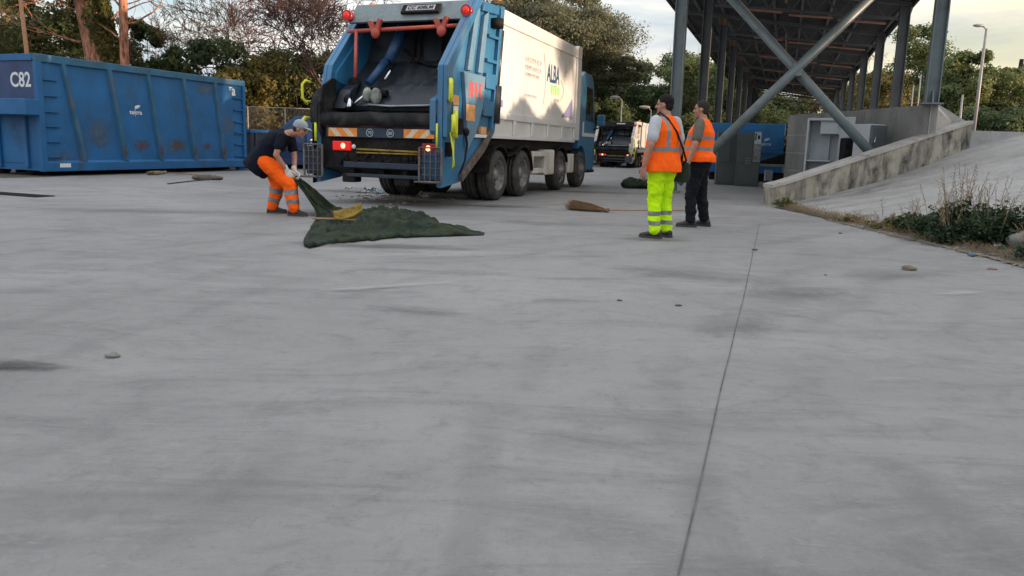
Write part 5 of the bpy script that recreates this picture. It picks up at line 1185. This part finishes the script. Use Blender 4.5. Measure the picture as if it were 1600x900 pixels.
for (x, Y, wd, H_, lb, top) in ((1136, 23.9, .62, 1.72, 'dark green-grey steel cabinet, leftmost behind the man in dark trousers', 0), (1170, 23.3, .72, 1.70, 'dark green-grey steel cabinet with a pale grey upper panel', 1)):
    p = px_depth(x, 240, Y); root = empty('steel_cabinet', (p.x, p.y, 0), math.radians(-12), lb, 'cabinet')
    m = MB(); m.box((-wd/2, 0, .0), (wd/2, .6, H_)); m.build('cabinet_shell', DGREY, root, .012)
    m = MB(); m.box((-wd/2+.03, -.02, .06), (wd/2-.02, -.001, H_*.42)); m.build('lower_door', DGREY, root, .006)
    m = MB(); m.box((-wd/2+.03, -.02, H_*.44), (wd*.16, -.001, H_-.05)); m.build('upper_door', DGREY, root, .006)
    if top:
        m = MB(); m.box((wd*.18, -.025, H_*.46), (wd/2, -.001, H_+.06)); pn = m.build('side_panel', STEELW, root, .006)
        m = MB(); m.box((wd*.20, -.03, H_*.80), (wd/2-.02, -.026, H_+.03)); m.build('white_label', TEXTWF, pn)
        m = MB(); m.box((wd*.22, -.034, H_*.87), (wd*.27, -.031, H_)); m.box((wd*.33, -.034, H_*.89), (wd*.42, -.031, H_*.96)); m.build('dark_marks', BLACKM, pn)
        for z in (.72, .8, .88):
            m = MB(); m.box((-.1, -.028, z), (.06, -.021, z+.03)); m.build('vent', STEELW, root)
# scrap heap between cabinet and wall
p = px_depth(1205, 285, 25); root = empty('scrap_table', (p.x, p.y, 0), math.radians(-12), 'low grey scrap bench with a white box under it, between cabinets and concrete wall', 'scrap')
m = MB(); m.box((-.52, 0, .62), (.75, .7, .70)); m.build('bench_top', CONCT, root, .01)
for x in (-.5, .6):
    m = MB(); m.box((x, .02, 0), (x+.08, .12, .619)); m.build('leg', BLACKM, root)
m = MB(); m.box((-.2, .1, .12), (.04, .4, .5)); m.build('white_box', FRIDGE, root, .01)
m = MB(); m.box((.1, .2, .0), (.7, .7, .4)); m.ell((.35, .1, .2), .3, .2, .2); m.build('dark_scrap', BLACKM, root)
m = MB(); m.prism([(-.5, .71), (.78, .71), (.78, 1.15), (.5, 1.12), (-.45, .78)], 'y', .1, .5); o = tag(m.build('dark_sheet', FLAP), 'dark sloping sheet of scrap lying on the grey bench', 'scrap'); o.location = (p.x, p.y, .001); o.rotation_euler = (0, 0, math.radians(-12))

# ---- fence behind the skips
def fence(p0, p1, n, h, label, name='mesh_fence'):
    root = empty(name, p0, 0, label, 'fence'); d = p1-p0
    for i in range(n+1):
        q = d*(i/n); m = MB(); m.tube([q, q+Vector((0, 0, h))], .03, 8); m.build('post', FENCEM, root)
    m = MB(); m.tube([Vector((0, 0, h)), d+Vector((0, 0, h))], .022, 6); m.tube([Vector((0, 0, h*.5)), d+Vector((0, 0, h*.5))], .012, 6); m.build('rail', FENCEM, root)
    m = MB(); Lf = d.length; u = d.normalized(); k = 0; st = .10; 
    for i in range(int((Lf+h)/st)):
        for s in (1, -1):
            a0 = i*st-(h if s > 0 else 0); a1 = a0+h; z0, z1 = (0, h) if s > 0 else (0, h)
            xa, za, xb, zb = (a0, 0, a1, h) if s > 0 else (i*st, 0, i*st-h, h)
            if xa < 0: za += -xa; xa = 0
            if xb > Lf: zb -= xb-Lf; xb = Lf
            if s < 0:
                if xa > Lf: za = xa-Lf; xa = Lf
                if xb < 0: zb = h+xb; xb = 0
            if zb <= za: continue
            m.tube([u*xa+Vector((0, 0, za)), u*xb+Vector((0, 0, zb))], .003, 3, 0, False, False)
    m.build('wire_mesh', FENCEM, root)
f0 = px_depth(330, 240, 29.5); f1 = px_depth(560, 240, 30.5); f0.z = f1.z = 0; fence(f0, f1, 4, 2.35, 'grey wire mesh fence with posts behind the blue skips')
# ---- poles and lamps
def lamp(x, yt, yb, Y, label, arm=.5, r=.06, head=True, ztop=None, name='street_lamp', lean=0):
    p = px_depth(x, yb, Y); t = px_depth(x, yt, Y); zb = 1.76 if p.x > 12 else 0; root = empty(name, (p.x, p.y, zb), 0, label, 'lamp post' if head else 'pole'); h = t.z-zb
    m = MB(); m.tube([(0, 0, 0), (lean*.5, 0, h*.5), (lean, 0, h)], [r, r*.85, r*.6], 10); m.build('pole', FENCEM, root)
    if head:
        m = MB(); m.tube([(lean, 0, h-.02), (lean-arm*.5, 0, h+.10), (lean-arm, 0, h+.14)], r*.5, 8); m.build('arm', FENCEM, root)
        m = MB(); m.ell((lean-arm-.12, 0, h+.15), .32, .12, .09); m.build('lamp_head', FENCEM, root)
lamp(1522, 44, 200, 42, 'tall grey street lamp beyond the ramp at the right', .35, .10)
lamp(1433, 116, 172, 40, 'thin white post with bent top beside the near right column', .3, .05, False, name='thin_pole')
lamp(1423, 133, 174, 40, 'shorter thin white post standing left of the similar taller one', .3, .05, False, name='thin_pole')
lamp(1500, 148, 184, 40, 'short pale post between the near right column and the tall lamp', .3, .08, False, name='thin_pole')
lamp(967, 156, 250, 44, 'small grey street lamp behind the distant rubbish truck', .3, .055)
lamp(1013, 172, 250, 40, 'small grey street lamp left of the man in yellow trousers', .25, .05)
lamp(55, -90, 150, 25, 'brown leaning wooden pole behind the C82 container', .3, .085, False, name='wooden_pole', lean=-.35)
bpy.data.objects['wooden_pole'].children[0].data.materials[0] = WOOD
# dark pylons and fence of posts at the far right
p = px_depth(1578, 190, 50); root = empty('dark_mast', (p.x, p.y, 1.76), 0, 'dark lattice mast with struts at the far right edge', 'mast'); h = px_depth(1578, 92, 50).z-1.76
m = MB(); m.tube([(0, 0, 0), (.25, 0, h)], .13, 8); m.build('pole', BLACKM, root)
m = MB()
for x0_, z0_, x1_, z1_ in ((-.6, h*.72, .9, h*.5), (.1, h*.62, 1.6, h*.3), (0, h*.35, 2.6, h*.42), (0, h*.2, 2.6, h*.5)): m.tube([(x0_, 0, z0_), (x1_, 0, z1_)], .07, 6)
m.build('strut', BLACKM, root)
for i in range(4):
    m = MB(); x = .6+i*.5; m.tube([(x, 0, 0), (x+.05, 0, h*.45)], .08, 6); m.build('upright', BLACKM, root)

# ============================================================ vegetation
def quads(name, cen, nrm_, size, mt, parent, rr, aspect=.6, bend=.25):
    n = len(cen); nrm_ = nrm_/np.linalg.norm(nrm_, axis=1)[:, None]; t = rr.normal(size=(n, 3)); u = np.cross(nrm_, t); u /= np.linalg.norm(u, axis=1)[:, None]; v = np.cross(nrm_, u)
    s = size[:, None]; a = cen-u*s*.5; b = cen+v*s*aspect*.5; c = cen+u*s*.5-nrm_*s*bend; d = cen-v*s*aspect*.5
    V = np.stack([a, b, c, d], 1).reshape(-1, 3); me = bpy.data.meshes.new(name); me.vertices.add(4*n); me.vertices.foreach_set('co', V.ravel()); me.loops.add(4*n); me.loops.foreach_set('vertex_index', np.arange(4*n)); me.polygons.add(n); me.polygons.foreach_set('loop_start', np.arange(0, 4*n, 4)); me.polygons.foreach_set('loop_total', np.full(n, 4))
    me.update(calc_edges=True); me.materials.append(mt); o = bpy.data.objects.new(name, me); COL.objects.link(o); o.parent = parent; return o
def branch(m, p, d, L_, r, depth, rnd, tips, n=6, spread=.6, grav=.0, kink=.18, kids=(2, 3), shrink=.72, rmin=0):
    pts = [p]; rs = [r]; q = p.copy(); dd = d.copy(); k = 4 if depth > 1 else 3
    for i in range(k):
        dd = (dd+Vector((rnd.gauss(0, kink), rnd.gauss(0, kink), rnd.gauss(0, kink)+grav))).normalized(); q = q+dd*L_/k; pts.append(q.copy()); rs.append(r*(1-.45*(i+1)/k))
    m.tube(pts, [max(rmin, q_) for q_ in rs], max(3, n), 0, True, False)
    if depth == 0: tips.append((q, dd)); return
    for j in range(rnd.randint(*kids)):
        t = rnd.choice((-1, -2)) if j else -1; a = Vector((rnd.gauss(0, 1), rnd.gauss(0, 1), rnd.gauss(0, .7))).normalized(); nd = (dd+a*spread).normalized()
        branch(m, pts[t], nd, L_*shrink*rnd.uniform(.8, 1.15), rs[t]*.72, depth-1, rnd, tips, max(3, n-1), spread, grav, kink, kids, shrink, rmin)
def tree(name, label, X, Y, z0, H, W, base, leaf, bark, seed, n=7000, ls=.26, shape=0, group=None, clumps=26, dens=.55):
    """base: crown start height; shape 0 round, 1 tall, 2 umbrella"""
    rnd = random.Random(seed); rr = np.random.default_rng(seed); root = empty(name, (X, Y, z0), 0, label, 'tree', group)
    m = MB(); tips = []; top = base+(H-base)*.45; lean = Vector((rnd.gauss(0, .03), rnd.gauss(0, .03), 0))
    pts = [Vector((0, 0, -.1)), Vector((0, 0, base*.5))+lean*base, Vector((0, 0, base))+lean*base*1.6, Vector((0, 0, top))+lean*top*2]
    r0 = .045*H**.9*.6; m.tube(pts, [r0, r0*.8, r0*.7, r0*.35], 9)
    cens = []
    for i in range(clumps):
        a = rnd.uniform(0, 2*PI); f = rnd.random()**.55; zf = rnd.random()
        if shape == 2: z = base+(H-base)*(.25+.55*zf*(1-.5*f)); w = W*f*(.95)
        elif shape == 1: z = base+(H-base)*zf; w = W*(.35+.65*math.sin(PI*min(1, zf*.8+.15)))*f*.85
        else: z = base+(H-base)*zf*.92; w = W*math.sqrt(max(.08, 1-((zf-.42)/.62)**2))*f
        c = Vector((w*math.cos(a), w*math.sin(a), z)); cens.append((c, rnd.uniform(.5, 1)*W*(.34 if shape != 1 else .36)*(.8 if zf > .8 else 1)))
    for c, rad in cens[:14]:
        st = pts[2].lerp(pts[3], rnd.random()); mid = st.lerp(c, .5)+Vector((0, 0, -.08*W)); m.tube([st, mid, c], [r0*.34, r0*.2, r0*.06], 5)
    m.build('trunk', bark, root)
    C, N, S = [], [], []
    for c, rad in cens:
        k = int(n/clumps*rnd.uniform(.6, 1.4)); v = rr.normal(size=(k, 3)); v /= np.linalg.norm(v, axis=1)[:, None]; rad_ = rad*(dens+(1-dens)*rr.random(k)**.6)*(1+.35*np.sin(v[:, 0]*5+c.x*3)*np.cos(v[:, 1]*4+v[:, 2]*5))
        sq = .5 if shape == 2 else .75; p = v*rad_[:, None]*np.array([1, 1, sq])+np.array(c); C.append(p); N.append(v+rr.normal(size=(k, 3))*.7+np.array([0, 0, .4])); S.append(ls*rr.uniform(.5, 1.3, k))
    k = int(n*.10); v = np.clip(rr.normal(size=(k, 3)), -1.1, 1.1)*np.array([W*.42, W*.42, (H-base)*.2]); v[:, 2] += base+(H-base)*.42; C.append(v); N.append(rr.normal(size=(k, 3))); S.append(ls*rr.uniform(.5, 1, k))
    quads('crown', np.concatenate(C), np.concatenate(N), np.concatenate(S), leaf, root, rr); return root
def at(x, Y): p = px_depth(x, 240, Y); return p.x, p.y
def top_z(x, y, Y, z0=0): return px_depth(x, y, Y).z-z0
# wall of trees: (x px, top y px, depth, half-width m, kind leaf, crown base, shape)
TREES = [
 (-60, -30, 34, 4.2, LEAF_OL, .8, 0, 'olive-green tree cut by the left edge of the picture'), (30, -12, 31, 3.6, LEAF_OL, .6, 0, 'tall olive-green tree standing behind the leaning pole'), (105, 30, 33, 2.4, LEAF_DK, .6, 0, 'dark bushy tree between the leaning pole and the ivy trunk'),
 (235, 48, 34, 1.6, LEAF_DK, .6, 1, 'small loose dark tree right of the thin pine trunk'), (262, 78, 32, 1.3, LEAF_DK, .5, 0, 'low dark bush of a tree at the gap of open sky'), (345, 72, 34, 2.0, LEAF_DK, .6, 0, 'dark round tree under the pale bare tree'),
 (405, 100, 32, 2.0, LEAF_YL, .3, 0, 'yellowing bushy tree behind the mesh fence'), (470, 85, 34, 2.4, LEAF_OL, .3, 0, 'olive-yellow tree left of the blue tailgate'), (370, 118, 31, 1.5, LEAF_YL, .2, 0, 'low yellow-green bush above the end of the C82 container'), (530, 95, 36, 2.5, LEAF_OL, .3, 0, 'olive tree partly hidden by the left side of the blue tailgate'),
 (600, 100, 42, 3, LEAF_DK, .3, 0, 'dark tree hidden behind the blue tailgate'),
 (925, 118, 52, 3.0, LEAF_DK, .3, 0, 'dark tree above the cab of the blue and white truck'), (965, 110, 56, 3.4, LEAF_DK, .3, 0, 'dark green tree behind the distant rubbish truck'), (1015, 92, 58, 3.6, LEAF_DK, .3, 0, 'dark green tree above the man in yellow trousers'), (1060, 98, 55, 3.0, LEAF_MD, .3, 0, 'mid-green tree behind the near left column'),
 (945, 165, 47, 1.7, LEAF_MD, .1, 0, 'low bright green bush just right of the truck cab'), (1085, 88, 66, 3.6, LEAF_MD, .4, 1, 'taller mid-green tree seen between the first two left columns'), (1120, 105, 70, 3.6, LEAF_MD, .3, 0, 'mid-green tree among the left columns of the canopy'), (1160, 120, 78, 4.4, LEAF_MD, .3, 0, 'green tree behind the far left columns'),
 (1200, 158, 84, 4.0, LEAF_DK, .3, 0, 'low dark tree beyond the left half of the canopy end'), (1250, 155, 86, 4.2, LEAF_DK, .3, 0, 'low dark tree beyond the middle of the canopy end'), (1300, 148, 80, 4.4, LEAF_OL, .3, 0, 'olive tree behind the far right columns'), (1350, 120, 70, 3.4, LEAF_YL, 1.8, 0, 'yellowing tree between the right columns'),
 (1392, 128, 60, 3.0, LEAF_YL, 1.8, 0, 'yellow-green bush beside the second right column'), (1425, 62, 62, 3.4, LEAF_MD, 2, 1, 'tall loose green tree left of the near right column'), (1482, 98, 52, 2.6, LEAF_MD, 1.8, 0, 'green tree just right of the near right column'), (1512, 92, 50, 2.5, LEAF_MD, 1.8, 0, 'green tree right behind the tall street lamp'),
 (1548, 112, 50, 2.0, LEAF_MD, 1.8, 0, 'smaller green tree right of the tall street lamp'), (1600, 100, 60, 2.2, LEAF_MD, 2.0, 1, 'green tree cut by the right edge of the picture'), (1590, 178, 46, 2.6, LEAF_DK, 1.8, 0, 'low dark bush at the far right behind the ramp'), (1540, 178, 46, 2.4, LEAF_DK, 1.8, 0, 'low dark bush at the foot of the tall street lamp')]
for i, (x, y, Y, W_, lf, bs, shp, lb) in enumerate(TREES):
    X, Yy = at(x, Y); z0 = 1.76 if x > 1290 else 0; H_ = px_depth(x, y, Y).z-z0
    tree('leafy_tree', lb, X, Yy, z0, H_*1.10, W_*1.08, max(.2, min(bs, H_*.3)), lf, BARKD, 100+i, int(14000+700*W_*H_*.5), .115+.0017*Y, shp, 'leafy trees around the yard', 42, .4)
# low hedge masses seen under the crowns, left side and behind the far truck
def hedge(x0, x1, Y0, Y1, h, leaf, label, seed, z0=0, n=16000, ls=.26):
    rr = np.random.default_rng(seed); X0, Ya = at(x0, Y0); X1, Yb = at(x1, Y1); root = empty('hedge', (X0, Ya, z0), 0, label, 'hedge'); d = np.array([X1-X0, Yb-Ya, 0]); t = rr.random(n); dep = rr.normal(size=n)*.8
    hh = h*(.75+.25*np.sin(t*23+seed)*np.cos(t*9))*(.8+.2*np.sin(t*61)); z = rr.random(n)**.8*hh
    P_ = d[None]*t[:, None]; nx = np.array([-d[1], d[0], 0])/np.linalg.norm(d); P_ = P_+nx[None]*dep[:, None]*(1-.5*z/h)[:, None]; P_[:, 2] = z
    quads('foliage', P_, rr.normal(size=(n, 3))+np.array([0, -.6, .5]), ls*rr.uniform(.5, 1.3, n), leaf, root, rr)
    m = MB(); rnd = random.Random(seed)
    for i in range(24):
        q = Vector(d)*(i+.5)/24; m.tube([q, q+Vector((rnd.gauss(0, .2), rnd.gauss(0, .2), h*.8))], [.05, .015], 5)
    m.build('stems', BARKD, root)
hedge(-80, 420, 33, 33, 3.2, LEAF_DK, 'long dark undergrowth behind the C82 container', 3)
hedge(300, 640, 33.5, 35, 3.4, LEAF_OL, 'olive undergrowth behind the mesh fence', 4)
hedge(880, 1190, 60, 76, 4.6, LEAF_DK, 'dark undergrowth behind the distant rubbish truck', 5, 0, 24000, .38)
hedge(1150, 1330, 92, 92, 7.0, LEAF_DK, 'dark green hedge closing the far end of the canopy', 6, 0, 26000, .5)
hedge(1290, 1680, 66, 60, 3.4, LEAF_OL, 'undergrowth along the back of the upper platform', 7, 1.76, 22000, .36)
# pines with bare red trunks on the left
def pine_trunk(x0, y0, x1, y1, Y, r0, label, ivy, seed):
    p = px_depth(x0, y0, Y); t = px_depth(x1, y1, Y); d = (t-p)/(t.z-p.z); b = p-d*p.z; root = empty('pine_tree', (b.x, b.y, 0), 0, label, 'tree'); rnd = random.Random(seed); m = MB(); H_ = 11.5
    pts = [d*z+Vector((.12*math.sin(z*.7+seed), 0, 0))*(.3+ (0 if ivy else 1)) for z in np.linspace(-.1, H_, 12)]; m.tube(pts, [r0*(1.12-.5*i/11) for i in range(12)], 22 if ivy else 12)
    tips = []
    for k in range(9 if not ivy else 10):
        zz = (4.6+k*.6) if not ivy else (4.5+k*.7); q = d*zz; a = rnd.uniform(0, 2*PI) if k > 2 else (0.2 if k % 2 else 2.8); branch(m, q, Vector((math.cos(a), math.sin(a)*.5, .25)).normalized(), 1.6, .045 if not ivy else .07, 4, rnd, tips, 5, .55, .03, .16, (2, 3), .78, .008)
    m.build('trunk', BARK, root)
    rr = np.random.default_rng(seed); C = []
    for q, _ in tips:
        if q.z > 8.0: C.append(rr.normal(size=(50, 3))*.4+np.array(q))
    if C: C = np.concatenate(C); quads('crown', C, rr.normal(size=C.shape), rr.uniform(.12, .3, len(C)), LEAF_PN, root, rr)
    if ivy:
        n = 9000; z = rr.random(n)**.8*8.2+1.2; a = rr.normal(size=n)*.85+.15; sel = (z > 6.2); a[sel] = rr.uniform(0, 2*PI, sel.sum()); a2 = rr.random(n) < .18; a[a2] = PI+rr.normal(size=a2.sum())*.35
        rad = r0*1.0+.05+.16*rr.random(n)+.10*np.maximum(0, np.sin(z*2.1+a*2)); P_ = np.stack([rad*np.cos(a), -rad*np.sin(a), z], 1); P_[:, :2] += np.array([d.x, d.y])[None]*z[:, None]
        keep = (a2 & (z > 5.0)) | (np.abs(a) < 1.15+.3*np.sin(z*1.5)) | sel; P_ = P_[keep]; quads('ivy', P_, np.stack([np.cos(a), -np.sin(a), a*0+.3], 1)[keep]+rr.normal(size=(keep.sum(), 3))*.5, rr.uniform(.08, .18, keep.sum()), LEAF_IV, root, rr, .8)
pine_trunk(157, 95, 137, 0, 29, .58, 'thick red-barked pine trunk overgrown with ivy behind the C82 container', True, 5)
pine_trunk(200, 98, 188, 0, 28, .17, 'thin red-barked pine trunk with bare branches beside the ivy-covered one', False, 9)
# bare trees
def bare(x, Y, H_, label, bark, seed, depth=6, spread=.62, L0=1.5, trunk=1.6, r=.13, kids=(2, 3), bx=0, z0=0, rmin=.011):
    X, Yy = at(x, Y); root = empty('bare_tree', (X, Yy, z0), 0, label, 'tree'); rnd = random.Random(seed); m = MB(); tips = []
    m.tube([(0, 0, 0), (0, 0, trunk)], [r*1.3, r], 9); t_ = MB()
    for k in range(5):
        a = k*2*PI/5+rnd.random(); branch(t_, Vector((0, 0, trunk)), Vector((math.cos(a)*.9+bx, math.sin(a)*.6, .75)).normalized(), L0, r*.6, depth, rnd, tips, 5, spread, .02, .16, kids, .80, rmin)
    m.build('trunk', bark, root); t_.build('branches', bark, root)
    return root
bare(400, 34, 7, 'pale reddish leafless tree with spreading crown between the pines and the truck', BARKR, 21, 7, .6, 1.75, 3.0, .14, (2, 3))
bare(335, 37, 7, 'thinner leafless tree at the left of the spreading reddish one', BARKR, 27, 6, .55, 1.5, 3.4, .09, (2, 3))
bare(522, 31, 7, 'dark brown leafless tree with twisted branches left of the blue tailgate', BARKB, 33, 7, .65, 1.4, 3.0, .15, (2, 3), -.12)
bare(1085, 75, 9, 'pale thin leafless tree between the left columns', BARKR, 41, 5, .35, 2.2, 5.0, .10, (2, 2))
bare(1355, 72, 9, 'pale thin leafless tree between the right columns', BARKR, 43, 5, .35, 2.0, 4.2, .10, (2, 2), 0, 1.76)
# umbrella pine behind the truck
X, Yy = at(905, 47); pr = tree('umbrella_pine', 'huge brown-green umbrella pine rising behind the white and blue truck', X-2.4, Yy, 0, 13.2, 5.3, 4.3, LEAF_PN, BARK, 61, 105000, .145, 2, None, 150, .3)
X, Yy = at(985, 47); tree('umbrella_pine', 'low right lobe of pine foliage beside the huge umbrella pine', X-1.2, Yy+1, 0, 8.4, 2.3, 4.4, LEAF_PN, BARKD, 66, 22000, .15, 2, None, 40, .3)
# unseen trees added outside the right edge to keep the low sun off the yard
for i, (X, Y, H_, W_) in enumerate(((18, -1.5, 6.5, 3.0), (18.5, 2.6, 6.5, 2.6), (24, -3, 5.0, 2.6), (17, -6, 6, 3.0), (33, 10.0, 6.5, 2.6))):
    tree('leafy_tree', ['second nearest', 'third', 'fourth, smallest', 'nearest', 'farthest'][i]+' leafy tree in the row right of the picture', X, Y, 1.7, H_, W_, .4, LEAF_DK, BARKD, 300+i, 14000, .3, 0, 'trees right of the picture', 34, .2)

shade_hedge_pts = [((15.2, -14), (15.2, 5)), ((15.2, 5), (15.0, 17.2))]  # unseen hedges added to shade the lower truck and the yard
for k, (u_, v_) in enumerate(shade_hedge_pts):
    rr = np.random.default_rng(70+k); n = 16000; t = rr.random(n); h_ = 1.45; z = rr.random(n)**.8*h_*(.85+.15*np.sin(t*31)); P_ = np.stack([u_[0]+(v_[0]-u_[0])*t+rr.normal(size=n)*.35, u_[1]+(v_[1]-u_[1])*t, z], 1)
    root = empty('hedge', (0, 0, 1.76), 0, ['nearer clipped hedge on the platform right of the picture', 'farther clipped hedge on the platform right of the picture'][k], 'hedge'); quads('foliage', P_, rr.normal(size=(n, 3)), rr.uniform(.12, .3, n), LEAF_DK, root, rr)
    m = MB()
    for i in range(12):
        X_ = u_[0]+(v_[0]-u_[0])*(i+.5)/12; Y_ = u_[1]+(v_[1]-u_[1])*(i+.5)/12; m.tube([(X_, Y_, 0), (X_+.1, Y_, 1.2)], [.04, .015], 5)
    m.build('stems', BARKD, root)

# ---- weeds along the ramp foot
def weed(X, Y, h, w, label, seed, n=900, leaf=LEAF_WD, stems=26, dry=6, name='weed_bush'):
    z0 = max(0, rampz(X))-.03; root = empty(name, (X, Y, z0), 0, label, 'weeds'); rnd = random.Random(seed); rr = np.random.default_rng(seed); m = MB(); C = []; N = []
    for i in range(stems):
        a = rnd.uniform(0, 2*PI); f = rnd.random(); e = Vector((math.cos(a)*w*f, math.sin(a)*w*f*.8, h*rnd.uniform(.35, 1)*(1-.4*f))); b = Vector((math.cos(a)*w*.2*f, math.sin(a)*w*.2*f, 0)); md = b.lerp(e, .5)+Vector((0, 0, h*.15))
        pts = [b, md, e]; m.tube(pts, [.006, .004, .002], 4, 0, True, False)
        k = int(n/stems); t = rr.random(k)*.85+.15; pp = np.array([list((b.lerp(md, u*2) if u < .5 else md.lerp(e, u*2-1))) for u in t]); C.append(pp+rr.normal(size=(k, 3))*np.array([.05, .05, .03])*(w/.5)); N.append(rr.normal(size=(k, 3))*.8+np.array([0, -.2, .9]))
    m.build('stems', BARKD, root); C = np.concatenate(C); C[:, 2] = np.maximum(C[:, 2], .01); quads('leaves', C, np.concatenate(N), rr.uniform(.025, .07, len(C)), leaf, root, rr, .75)
    if dry:
        m = MB()
        for i in range(dry):
            a = rnd.uniform(0, 2*PI); bx = Vector((rnd.gauss(0, w*.3), rnd.gauss(0, w*.2), 0)); e = bx+Vector((math.cos(a)*.22, math.sin(a)*.1, h*rnd.uniform(1.05, 1.55))); m.tube([bx, bx.lerp(e, .6)+Vector((0, 0, .05)), e], [.004, .003, .0015], 3, 0, True, False)
            for j in range(8): u = .55+.45*j/8; q = bx.lerp(e, u); m.tube([q, q+Vector((rnd.gauss(0, .025), rnd.gauss(0, .02), .035))], .0028, 3, 0, True, False)
        m.build('dry_stalks', DRYG, root)
weed(5.8, 9.55, .50, .66, 'wide green bramble at the foot of the ramp, left of the rocks', 1, 2600, stems=60, dry=16)
weed(5.65, 9.0, .36, .5, 'low green bramble directly in front of the wide one', 2, 1900, stems=44, dry=5)
weed(5.95, 8.65, .50, .55, 'green bramble touching the left side of the large rock', 3, 2200, stems=50, dry=8)
weed(6.75, 8.6, .92, .55, 'tall bramble growing above the large rock at the right edge', 4, 2600, stems=60, dry=10)
weed(5.75, 7.6, .30, .45, 'bramble in the lower right corner in front of the large rock', 5, 1800, stems=44, dry=5)
weed(5.7, 10.15, .34, .5, 'low bramble at the left end of the bramble row', 14, 1500, stems=36, dry=14)
weed(5.9, 9.4, .66, .45, 'sparse tall stalks rising out of the wide bramble', 15, 700, LEAF_WD, 26, 26)
weed(6.75, 8.15, .85, .4, 'tall sparse bramble shoots at the right edge behind the rock', 16, 1300, LEAF_WD, 34, 16)
weed(6.35, 8.25, .62, .5, 'bramble growing over the top of the large rock', 11, 2400, stems=56, dry=8)
weed(6.1, 9.1, .55, .5, 'dense green bramble just behind the left side of the large rock', 12, 2400, stems=56, dry=9)
weed(6.6, 7.6, .5, .5, 'bramble at the very right edge beside the large rock', 13, 2000, LEAF_WD, 50, 8)
weed(5.65, 10.6, .18, .42, 'low dry weed patch, first one left of the brambles', 6, 900, LEAF_YL, 30, 18)
weed(5.55, 11.7, .13, .35, 'low dry weed patch halfway between brambles and parapet', 7, 600, LEAF_YL, 24, 14)
weed(5.5, 14.55, .26, .28, 'small green tuft growing at the corner of the parapet', 8, 700, LEAF_MD, 26, 8)
rr = np.random.default_rng(9); rnd = random.Random(9); m = MB()
for i in range(3200):
    Y = rnd.uniform(6.5, 14.6); X = 5.42+abs(rnd.gauss(0, .16))+.25*max(0, (10.5-Y)/4)*rnd.random(); z = max(0, rampz(X)); h = rnd.uniform(.03, .11); a = rnd.gauss(0, .04); m.tube([(X, Y, z), (X+a*.5, Y+rnd.gauss(0, .02), z+h*.6), (X+a, Y+rnd.gauss(0, .03), z+h)], [.003, .002, .001], 3, 0, True, False)
tag(m.build('verge_grass', DRYG), kind='stuff')
m = MB()
for i in range(420):
    Y = rnd.uniform(7, 12); X = 5.3+abs(rnd.gauss(0, .12)); z = max(0, rampz(X)); l = rnd.uniform(.02, .16); a = rnd.uniform(0, PI); m.bar((X-l*math.cos(a), Y-l*math.sin(a)*.6, z+.012), (X+l*math.cos(a), Y+l*math.sin(a)*.6, z+.02), rnd.uniform(.006, .02), .008)
tag(m.build('verge_debris', mat('verge_debris', (.22, .19, .15), .9, 0, .5, 4)), kind='stuff')
